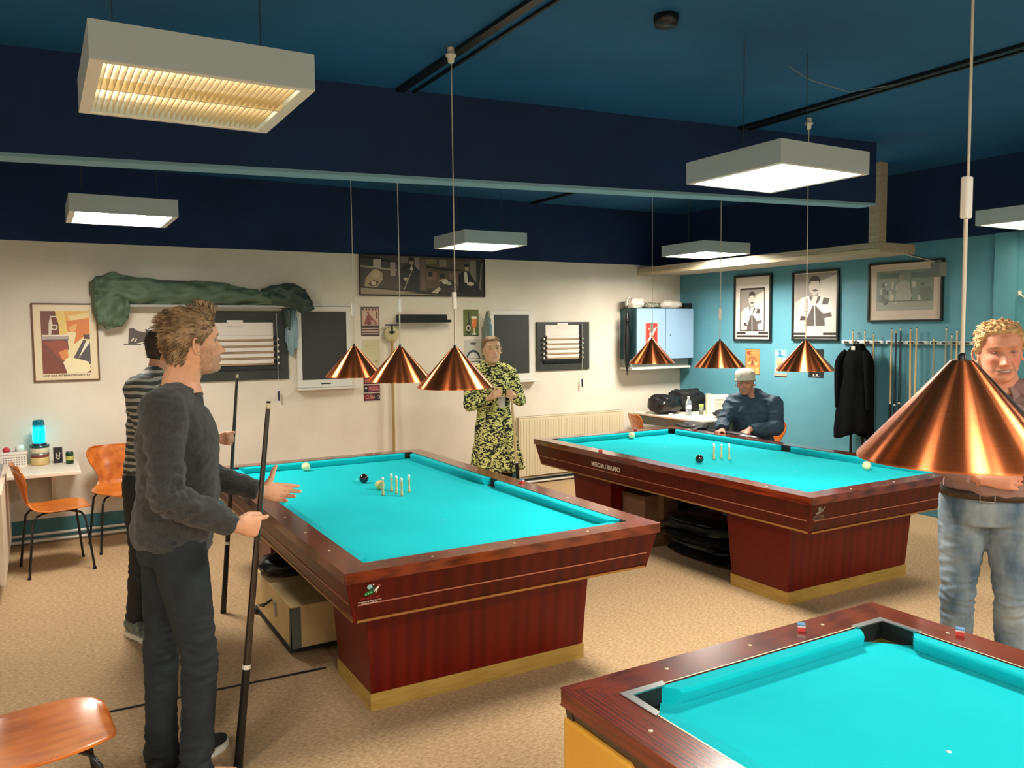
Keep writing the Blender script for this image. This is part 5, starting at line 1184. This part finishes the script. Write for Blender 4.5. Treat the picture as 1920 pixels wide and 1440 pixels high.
chair('plywood_chair', (5.93, 5.475, 0), radians(-148), 'orange plywood chair the man in the beanie sits on')

# ================================================================== LEFT COUNTER AND THINGS ON IT
CTW = mat('white laminate', (232, 220, 202), .4)
t = thing('wall_counter', 'white counter fixed to the cream wall at the left', 'counter', (-1.0, 6.93, 0)); bx('top', (0, 0, .632), (1.245, .667, .66), CTW, t, .004)
for x in (.25, 1.05):
    q = B(); q.hexa([(x, .2, .60), (x+.03, .2, .60), (x+.03, .665, .30), (x, .665, .30), (x, .2, .632), (x+.03, .2, .632), (x+.03, .667, .632), (x, .667, .632)], CTW); q.obj('bracket', t)
zc = .6605
t = thing('plastic_basket', 'white perforated plastic basket with odds and ends on the counter', 'basket', (-.195, 7.42, zc)); BW = mat('basket white', (232, 222, 212), .5)
for (a, b) in (((-.085, -.06, 0), (.085, .06, .005)), ((-.085, -.06, .005), (.085, -.056, .12)), ((-.085, .056, .005), (.085, .06, .12)), ((-.085, -.056, .005), (-.081, .056, .12)), ((.081, -.056, .005), (.085, .056, .12)), ((-.092, -.067, .105), (.092, -.058, .125))): bx('side', a, b, BW, t)
q = B()
for i in range(9):
    for j in range(4): q.box((-.075+.0175*i, -.0612, .02+.018*j), (-.065+.0175*i, -.0598, .030+.018*j), mat('hole grey', (150, 140, 130), .7))
o = q.obj('perforation', t); o['kind'] = 'stuff'
q = B(); q.ell((0, 0, 0), (.026, .026, .024), mat('red rubber', (206, 60, 72), .4)); o = q.obj('red_ball'); o.location = (-.245, 7.42, zc+.135); tag(o, 'red ball sticking out of the white basket', 'ball')
q = B(); q.lathe([(.001, 0), (.034, .002), (.032, .05), (.022, .068), (.001, .07)], 18, mat('white cup', (226, 232, 226), .4)); o = q.obj('upturned_cup'); o.location = (-.155, 7.42, zc+.10); tag(o, 'white upturned cup standing in the white basket', 'cup')
t = thing('glass_jar', 'wide glass jar with cream contents and metal band on the counter', 'jar', (-.02, 7.44, zc))
q = B(); q.lathe([(.001, 0), (.062, 0), (.066, .01), (.066, .055), (.060, .062), (.001, .062)], 24, mat('jar cream filling', (206, 180, 118), .3, coat=.8)); q.obj('lower_body', t)
q = B(); q.lathe([(.061, .062), (.064, .064), (.064, .078), (.061, .080)], 24, mat('red brown band', (122, 56, 40), .3)); q.lathe([(.063, .080), (.067, .082), (.067, .092), (.063, .094)], 24, STEEL); q.obj('band', t)
q = B(); q.lathe([(.001, .094), (.062, .094), (.064, .10), (.064, .135), (.060, .14), (.001, .14)], 24, mat('jar pale filling', (214, 204, 176), .3, coat=.8)); q.obj('upper_body', t)
q = B(); q.lathe([(.001, .14), (.068, .14), (.070, .145), (.070, .158), (.001, .160)], 24, mat('jar lid', (56, 92, 104), .25, .5)); q.obj('lid', t)
# cyan lamp
def lampm():
    m = bpy.data.materials.new('cyan lamp glow'); m.use_nodes = True; nt = m.node_tree; N = nt.nodes; L = nt.links; b = N['Principled BSDF']
    b.inputs['Base Color'].default_value = (*srgb((4, 70, 92)), 1); b.inputs['Roughness'].default_value = .15
    tc = N.new('ShaderNodeTexCoord'); sp = N.new('ShaderNodeSeparateXYZ'); L.new(tc.outputs['Object'], sp.inputs[0]); mr = N.new('ShaderNodeMapRange'); L.new(sp.outputs[2], mr.inputs[0])
    mr.inputs[1].default_value = .16; mr.inputs[2].default_value = .06; mr.inputs[3].default_value = .12; mr.inputs[4].default_value = 5.5; L.new(mr.outputs[0], b.inputs['Emission Strength']); b.inputs['Emission Color'].default_value = (0., .62, .75, 1); return m
t = thing('table_lamp', 'small glowing cyan glass lamp standing on the jar', 'lamp', (-.02, 7.44, zc+.162))
q = B(); q.lathe([(.001, .012), (.040, .012), (.045, .03), (.046, .08), (.044, .15), (.041, .185), (.034, .195), (.001, .197)], 24, lampm()); q.obj('glass_body', t)
q = B(); q.lathe([(.001, 0), (.052, 0), (.054, .006), (.044, .013), (.001, .013)], 24, mat('lamp base', (60, 86, 98), .3, .6)); q.obj('base', t)
t = thing('card_box', 'black card box with a white rabbit head drawing on the counter', 'box', (.105, 7.46, zc)); bx('box', (-.032, -.02, 0), (.032, .02, .125), mat('black card', (34, 28, 28), .6), t, .003)
A = Art(1, 1); A.E(0, .045, .013, .015, (206, 198, 186)); A.P([(-.013, .055), (-.017, .085), (-.012, .088), (-.004, .058)], (206, 198, 186)); A.P([(.013, .055), (.017, .085), (.012, .088), (.004, .058)], (206, 198, 186)); A.E(0, .046, .007, .008, (60, 52, 50))
A.put(face((0, -.0202, 0), (1, 0, 0), (0, 0, 1)), t)
t = thing('drink_can', 'dark green can with yellow label near the end of the counter', 'can', (.185, 7.36, zc)); q = B(); q.lathe([(.001, 0), (.026, 0), (.028, .006), (.028, .088), (.024, .096), (.001, .096)], 20, mat('green can', (30, 62, 34), .3, .3)); q.obj('can_body', t)
q = B(); q.lathe([(.0284, .03), (.0284, .062)], 20, mat('yellow label', (190, 184, 96), .5)); q.obj('label', t); q = B(); q.lathe([(.001, .0965), (.023, .0965), (.024, .099), (.001, .0975)], 20, STEEL); q.obj('lid', t)
# white side unit at the left edge
t = thing('white_cabinet', 'white cabinet end panel on a metal frame at the left edge', 'cabinet', (-.985, 5.95, 0))
bx('side_panel', (.72, .0, .12), (.75, 1.45, .70), mat('cream panel', (224, 206, 184), .5), t, .003); bx('body', (0, .04, .12), (.72, 1.42, .66), WHITEP, t); bx('worktop', (0, .0, .66), (.72, 1.45, .70), STEEL, t, .003)
q = B(); q.tube([(.70, .02, .10), (.70, .02, .0)], .012, 8, STEEL); q.tube([(.70, 1.4, .10), (.70, 1.4, .0)], .012, 8, STEEL); q.tube([(.70, .02, .06), (.1, .02, .06), (.1, .02, .0)], .010, 8, STEEL); q.tube([(.66, .0, .11), (.70, 1.4, .11)], .012, 8, STEEL); q.obj('foot_frame', t)
q = B(); q.grid(lambda a, b: V((.1+.55*a, .05+.4*b, .702+.045*sin(pi*a)*sin(pi*b)*(1+.6*noise.noise(V((a*5, b*5, 2)))))), 18, 14, mat('white towel', (222, 218, 208), .9)); o = q.obj('towel'); o.location = (-.985, 5.95, 0); tag(o, 'crumpled white towel on the white cabinet at the left edge', 'towel')
# floor cord
q = B(); q.tube([(-2.1, 4.10, .004), (.22, 3.979, .004), (.7, 3.96, .004), (1.19, 3.94, .004)], .0045, 6, RUBBER); tag(q.obj('floor_cable'), 'thin black cable lying across the carpet to the pedestal of the middle table', 'cable')

# ================================================================== CASE UNDER THE MIDDLE TABLE
CB_ = mat('beige chipboard case', (206, 176, 122), .6, col2=(220, 192, 140), scale=5)
t = thing('trolley_case', 'beige case on castors under the middle table', 'case', (1.085, 4.18, 0))
bx('box', (0, 0, .035), (.52, .80, .262), CB_, t, .004); bx('corner_strip', (-.004, -.004, .035), (.05, .0, .255), mat('grey strip', (92, 96, 88), .5), t); bx('corner_strip', (-.004, -.004, .035), (.0, .03, .255), mat('grey strip', (92, 96, 88), .5), t)
bx('base_edge', (-.006, -.006, .020), (.526, .806, .036), RUBBER, t)
q = B(); q.tube([(-.002, .40, .19), (-.035, .40, .17), (-.035, .52, .13), (-.035, .58, .11), (-.002, .58, .10)], .007, 8, BLACK); q.obj('handle', t)
bx('latch', (-.010, .30, .12), (0, .34, .20), STEEL, t, .002)
for (x, y) in ((.04, .04), (.48, .04), (.48, .76), (-.01, .76)):
    q = B(); q.lathe([(.001, -.010), (.018, -.010), (.018, .010), (.001, .010)], 14, RUBBER, M=Matrix.Translation((x, y, .0185)) @ Matrix.Rotation(pi/2, 4, 'Y')); q.obj('castor', t)
def lump(name, lab, cat, c, r, m, seed=0., amp=.25, fr=3., flat=.0, group=None):
    q = B(); c = V(c); vs = []
    nu, nv = 34, 20
    for j in range(nv+1):
        ph = -pi/2+pi*j/nv
        for i in range(nu):
            th = 2*pi*i/nu; d = V((cos(ph)*cos(th), cos(ph)*sin(th), sin(ph))); k = 1+amp*noise.noise(d*fr+V((seed, 0, 0)))+amp*.5*(1-2*abs(noise.noise(d*fr*2.3+V((0, seed, 0)))))
            p = V((r[0]*math.copysign(abs(d.x)**.75, d.x)*k, r[1]*math.copysign(abs(d.y)**.75, d.y)*k, r[2]*math.copysign(abs(d.z)**.8, d.z)*(k if d.z > 0 else 1)))
            vs.append(c+p)
    q.add(vs, [(j*nu+i, j*nu+(i+1) % nu, (j+1)*nu+(i+1) % nu, (j+1)*nu+i) for j in range(nv) for i in range(nu)], m, True)
    o = q.obj(name); return tag(o, lab, cat, group)
PLB = mat('black leather bag', (16, 17, 18), .35, bump=.2, bscale=60)
lump('black_bag', 'black bag lying on the beige case under the middle table', 'bag', (1.24, 4.80, .322), (.17, .14, .058), PLB, 2., .15)
# ================================================================== UNDER THE REAR TABLE
def bundle():
    t = thing('folded_covers', 'pile of folded black plastic covers under the rear table', 'covers', (4.05, 4.32, 0))
    BP = mat('glossy black plastic sheet', (26, 26, 24), .22, coat=.5, bump=.5, bscale=9); BG = mat('greyish plastic sheet', (70, 70, 62), .25, coat=.5, bump=.5, bscale=8)
    rnd = random.Random(3)
    for k, (x0, x1, y0, y1, z, h) in enumerate(((0, .9, -.35, .45, .035, .032), (.02, .88, -.28, .42, .098, .028), (-.03, .86, -.30, .5, .155, .028), (.0, .84, -.2, .52, .21, .026), (.05, .8, -.1, .5, .26, .024))):
        def f(a, b):
            th = 2*pi*a; an = 2*pi*b
            ex = math.copysign(abs(cos(th))**.45, cos(th)); ey = math.copysign(abs(sin(th))**.45, sin(th))
            rr = 1.
            x = (x0+x1)/2+(x1-x0)/2*ex*(b if b < 1 else 1); y = (y0+y1)/2+(y1-y0)/2*ey*b
            return x, y
        q = B(); N = 40; R_ = 7
        vs = []
        for sgn in (-1, 1):
            for j in range(R_+1):
                b = j/R_
                for i in range(N):
                    x, y = f(i/N, b if sgn < 0 else 1-b); bb = b if sgn < 0 else 1-b
                    zz = z+sgn*h*(1-bb**6)**.5+.010*noise.noise(V((x*9, y*9, k*3.+sgn)))*(1 if z > .05 or sgn > 0 else .1)
                    x += .02*noise.noise(V((y*7, k*2., 1.)))*bb; vs.append((x, y, max(.001, zz)))
        M_ = 2*(R_+1)
        q.add(vs, [(j*N+i, j*N+(i+1) % N, (j+1)*N+(i+1) % N, (j+1)*N+i) for j in range(M_-1) for i in range(N)], (BP, BG)[k % 2], True)
        q.obj('folded_sheet', t)
bundle()
t = thing('cardboard_box', 'brown cardboard box under the far end of the rear table', 'box', (4.0, 4.85, 0)); CBX = mat('brown cardboard', (112, 78, 56), .8, col2=(122, 88, 64), scale=5); bx('box', (0, 0, 0), (.34, .28, .40), CBX, t, .003); bx('tape', (.14, -.001, .05), (.19, .281, .4015), mat('tape', (150, 116, 84), .4), t)
t = thing('storage_crate', 'dark crate in the shadow under the rear table', 'crate', (4.45, 4.90, 0)); bx('crate_body', (0, 0, 0), (.42, .22, .30), mat('dark crate', (24, 34, 42), .5), t, .006); bx('rim', (-.01, -.01, .285), (.43, .23, .305), BLACK, t, .003)

# ================================================================== CORNER CABINET
CBL = mat('light blue painted cabinet', (146, 176, 206), .45, col2=(154, 184, 210), scale=2); CBT = mat('dark teal cabinet side', (40, 84, 92), .6)
t = thing('wall_cabinet', 'light blue two door wall cabinet in the corner', 'cabinet', (5.90, 7.30, 1.335)); w_, h_ = .86, .59
bx('body', (.0, .016, 0), (w_, .30, h_), CBT, t); bx('door', (.004, 0, .004), (.425, .016, h_-.004), CBL, t, .003)
d2 = bx('door', (.435, 0, .004), (w_-.004, .016, h_-.004), CBL, t, .003); q = B(); q.lathe([(.001, -.004), (.006, -.004), (.008, .0)], 10, BLACK, M=Matrix.Translation((.50, -.002, .28)) @ Matrix.Rotation(-pi/2, 4, 'X')); q.obj('lock', d2)
bx('bottom_panel', (-.01, .10, -.09), (w_+.01, .30, -.0), mat('grey green panel', (140, 148, 140), .6), t); bx('bottom_shelf', (-.02, .06, -.115), (w_+.01, .30, -.09), WHITEP, t, .003)
t2, Ml = sheet('red_sign', 'small red sign with white drawing on the light blue cabinet door', 'sign', face((6.02, 7.2985, 1.49), (1, 0, 0), (0, 0, 1)), .19, .27, None, (226, 150, 140))
A = Art(.19, .27); A.R(.06, .04, .94, .97, (216, 52, 40)); A.P([(.12, .16), (.5, .55), (.86, .84), (.9, .78), (.56, .42), (.3, .12)], (244, 222, 200)); A.E(.45, .52, .12, .1, (240, 206, 180)); A.P([(.2, .72), (.5, .84), (.76, .74), (.7, .68), (.5, .76), (.3, .68)], (240, 160, 130)); A.E(.6, .28, .1, .1, (240, 150, 120)); A.put(Ml, t2)
WF = mat('white plastic wrap', (226, 214, 202), .45, bump=.3, bscale=20)
lump('rolled_bag', 'white rolled plastic bag on the left end of the light blue cabinet', 'bag', (5.98, 7.44, 1.985), (.10, .08, .062), WF, 4., .25)
lump('rolled_bag', 'white bundle on the right end of the light blue cabinet', 'bag', (6.52, 7.44, 1.97), (.15, .08, .048), WF, 7., .2)
o = bx('speaker_box', (6.67, 7.36, 1.926), (6.79, 7.5, 1.99), BLACK, None, .004); tag(o, 'small black box at the right end on top of the light blue cabinet', 'box')
lump('crumpled_things', 'small dark crumpled things in the middle on top of the light blue cabinet', 'clutter', (6.20, 7.42, 1.957), (.10, .06, .032), mat('dark clutter', (52, 60, 48), .6, col2=(190, 180, 160), scale=30), 11., .4)
t = thing('umbrella', 'folded black umbrella hanging at the left side of the light blue cabinet', 'umbrella', (5.855, 7.42, 1.16))
q = B(); q.tube([(0, 0, .0), (0, 0, .10), (.0, 0, .80)], .006, 6, BLACK); q.tube([(0, 0, .80), (0, 0, .86), (.02, 0, .89), (.045, 0, .88)], .010, 8, WHITEP); q.obj('shaft_and_handle', t)
q = B(); q.loft(spl([(V((0, 0, .04)), .008, .008), (V((0, 0, .16)), .030, .03), (V((.005, 0, .40)), .045, .035), (V((0, 0, .58)), .026, .024), (V((0, 0, .63)), .034, .028), (V((0, 0, .72)), .015, .015)], 4), V((1, 0, 0)), 14, PLB); q.obj('canopy', t)
# ================================================================== CORNER TABLE
t = thing('corner_table', 'pale table in the right far corner with bottle, papers and bags', 'table', (5.96, 6.30, 0)); bx('tabletop', (0, 0, .70), (.80, 1.15, .725), CTW, t, .008); bx('apron', (.03, .03, .60), (.77, 1.12, .70), mat('grey table apron', (96, 104, 100), .6), t)
for (x, y) in ((.04, .04), (.72, .04), (.72, 1.07), (.04, 1.07)): bx('leg', (x, y, 0), (x+.04, y+.04, .70), STEEL, t)
zt = .7255
lump('sports_bag', 'big black leather bag at the back of the corner table', 'bag', (6.14, 7.10, zt+.106), (.17, .15, .105), PLB, 21., .22, 2.2)
lump('sports_bag', 'black jacket heaped behind the water bottle on the corner table', 'jacket', (6.55, 7.18, zt+.126), (.18, .15, .125), mat('black jacket cloth', (18, 19, 21), .7, bump=.3, bscale=30), 31., .3, 2.6)
t = thing('water_bottle', 'clear plastic water bottle on the corner table', 'bottle', (6.21, 6.78, zt)); q = B(); q.lathe([(.001, 0), (.031, 0), (.033, .01), (.031, .05), (.033, .10), (.032, .15), (.016, .185), (.013, .2), (.001, .2)], 20, mat('clear plastic', (214, 226, 234), .08, trans=.75)); q.obj('bottle_body', t)
q = B(); q.lathe([(.0335, .07), (.0335, .12)], 20, mat('bottle label', (190, 200, 214), .5)); q.obj('label', t); q = B(); q.lathe([(.001, .215), (.014, .215), (.014, .198), (.001, .198)], 14, WHITEP); q.obj('cap', t)
t = thing('drink_can', 'small can with lime green top next to the water bottle', 'can', (6.40, 6.78, zt)); q = B(); q.lathe([(.001, 0), (.026, 0), (.026, .085), (.001, .085)], 18, mat('grey can', (120, 128, 112), .4)); q.obj('can_body', t); q = B(); q.lathe([(.001, .118), (.022, .116), (.028, .10), (.026, .085), (.001, .085)], 18, mat('lime top', (166, 200, 84), .5)); q.obj('top', t)
t = thing('menu_stand', 'white paper stand with printed lines on the corner table', 'sign', (6.56, 6.66, zt), radians(-20)); bx('sheet', (-.10, -.004, 0), (.10, .004, .225), mat('paper white', (232, 224, 208), .6), t); bx('side_sheet', (-.145, .0, 0), (-.10, .05, .235), mat('paper side', (222, 208, 184), .6), t)
A = Art(.2, .225)
for k in range(9): A.R(.15+.03*(k % 2), .2+.07*k, .85-.05*(k % 3), .215+.07*k, (150, 140, 120))
A.put(face((-.10, -.0042, 0), (1, 0, 0), (0, 0, 1)), t)
t = thing('espresso_cup', 'small white cup at the front edge of the corner table', 'cup', (6.02, 6.86, zt)); q = B(); q.lathe([(.001, .0), (.014, 0), (.022, .03), (.020, .03), (.012, .004), (.001, .004)], 16, WHITEP); q.obj('bowl', t); q = B(); q.tube([(.02, 0, .022), (.032, 0, .018), (.03, 0, .009), (.017, 0, .008)], .0025, 6, WHITEP); q.obj('handle', t)
lump('crumpled_napkin', 'crumpled black and white cloth on the edge of the corner table', 'cloth', (6.42, 6.42, zt+.037), (.13, .09, .035), mat('black white cloth', (22, 24, 26), .7, col2=(200, 190, 176), scale=7, mixr=(.55, .6)), 41., .35)
# cue case in front of the seated man
lump('cue_bag', 'long black cue bag lying along the far rail in front of the seated man', 'bag', (5.37, 5.30, .715), (.055, .34, .045), PLB, 51., .12, 2.)
lump('cloth_bag', 'dark bag with pale patches left of the seated man', 'bag', (5.52, 5.98, .69), (.12, .15, .075), mat('dark patched cloth', (22, 24, 26), .7, col2=(206, 170, 146), scale=6, mixr=(.6, .64)), 61., .25)
t = thing('side_stool', 'low dark stool carrying the bags beside the seated man', 'stool', (5.50, 5.85, 0)); bx('seat', (-.14, -.17, .58), (.16, .30, .61), DARKW, t, .006)
for (x, y) in ((-.12, -.15), (.12, -.15), (.12, .26), (-.12, .26)): bx('leg', (x, y, 0), (x+.025, y+.025, .58), DARKW, t)

# ================================================================== CUE RACK AND COAT
RW = mat('white rack clip bar', (206, 214, 212), .4); y0 = 5.26
t = thing('cue_rack', 'three part white clip rack for cues on the teal wall', 'rack', (XR, 0, 1.545))
for (ya, yb) in ((5.25, 4.80), (4.775, 4.365), (4.345, 3.96)):
    q = B(); q.box((-.035, yb, -.016), (-.004, ya, .016), RW); br = q.obj('clip_bar', t, bevel=.006)
    n = 4
    for k in range(n):
        yy = yb+(ya-yb)*(k+.5)/n; q = B(); q.box((-.046, yy-.022, -.009), (-.034, yy+.022, .009), mat('clip dark', (40, 48, 52), .5)); q.obj('clip', br)
cues_ = [(5.11, 1.66, .40, 0), (4.885, 1.635, .92, 1), (4.98, 1.66, .35, 0), (4.70, 1.675, .10, 0), (4.655, 1.66, .12, 2), (4.61, 1.68, .12, 2), (4.515, 1.675, .10, 0), (4.455, 1.68, .12, 0), (4.29, 1.59, .14, 3), (4.182, 1.68, .15, 3), (4.132, 1.62, .15, 3), (4.085, 1.66, .12, 0)]
labs = ['wooden cue directly beside the black coat on its left', 'short light cue with white ring right of the black coat', 'light cue half behind the black coat', 'light wooden cue left of the two dark cues', 'left one of the two dark blue cues on the rack', 'right one of the two dark blue cues on the rack', 'light cue leaning slightly, right of the dark cues',
        'light cue fourth from the right before the last rack part', 'thin greyish cue, first on the right part of the rack', 'greyish cue in the middle of the right part of the rack', 'short greyish cue close beside the last cue', 'light cue at the right end of the rack']
for (y, zt_, zb2, k), lb in zip(cues_, labs):
    shm = [mat('ash shaft', (212, 184, 136), .35, coat=.3), mat('ash shaft', (212, 184, 136)), mat('dark blue shaft', (16, 34, 56), .3, coat=.4), mat('grey wood shaft', (150, 150, 128), .4)][k]
    cue((XR-.055, y-(.03 if 'leaning' in lb else 0), zt_-1.43), (XR-.05, y, zt_), lb, butt=(BLACK if k != 2 else mat('dark blue shaft', (16, 34, 56))), shaftm=shm, grp='cues on the wall rack', joint=.46 if k == 1 else .52, r0=.014)
t = thing('coat', 'black coat on a hanger in front of the cue rack on the teal wall', 'coat', (XR-.14, 5.0, 0)); CO = mat('black coat cloth', (6, 8, 9), .95, col2=(11, 13, 14), scale=8, spec=.1)
secs = [(1.53, .055, .03), (1.50, .075, .045), (1.44, .115, .06), (1.36, .145, .075), (1.2, .125, .07), (1.1, .15, .075), (.9, .19, .085), (.74, .205, .09), (.66, .19, .085)]
def cf(a, b):
    u = b*(len(secs)-1); i = min(int(u), len(secs)-2); k = u-i; z, wd, dp = [secs[i][j]+(secs[i+1][j]-secs[i][j])*k for j in range(3)]
    th = 2*pi*a; fo = 1+.10*sin(th*7+noise.noise(V((z*3, 0, 0)))*2)*b+.06*noise.noise(V((cos(th)*2, sin(th)*2, z*6)))
    return V((dp*sin(th)*fo*.9, wd*cos(th)*fo+(-.02+.05*b), z+.035*b*sin(th*2.)*(1 if b > .8 else 0)))
q = B(); q.grid(cf, 60, 40, CO, wrap=True); q.add([cf(i/60, 0) for i in range(60)], [tuple(range(60))], CO); q.obj('coat_body', t, solid=.004)
for sx in (-1, 1):
    q = B(); q.loft(spl([(V((-.01, sx*.10, 1.46)), .03, .03), (V((-.03, sx*.155, 1.36)), .048, .045), (V((-.03, sx*.165, 1.15)), .044, .042), (V((-.02, sx*.17, .92)), .038, .036)], 5), V((1, 0, 0)), 16, CO); q.obj('sleeve', t)
q = B(); q.tube([(0, 0, 1.53), (0, 0, 1.60), (.02, .0, 1.635), (.06, .02, 1.64), (.11, .03, 1.60)], .004, 6, STEEL); q.obj('hanger_hook', t); bx('label_tag', (-.052, -.02, 1.475), (-.049, .02, 1.51), WHITEP, t)
t = thing('wall_hook', 'small white wall hook on the teal wall at the right edge', 'hook', (XR, 3.55, 1.93)); q = B(); q.tube([(-.002, .06, .02), (-.03, .04, .005), (-.06, -.05, -.04)], .006, 8, WHITEP); q.obj('arm', t); bx('plate', (-.006, .045, .0), (0, .075, .04), WHITEP, t)
t = thing('loudspeaker', 'grey object hanging from the beam at the top right corner of the widest picture', 'speaker', (6.60, 4.16, 2.14)); bx('body', (-.04, -.05, -.03), (.04, .05, .09), mat('grey box', (104, 106, 100), .6), t, .006); q = B(); q.tube([(0, 0, .09), (0, .30, .182)], .008, 6, STEEL); q.obj('arm', t)
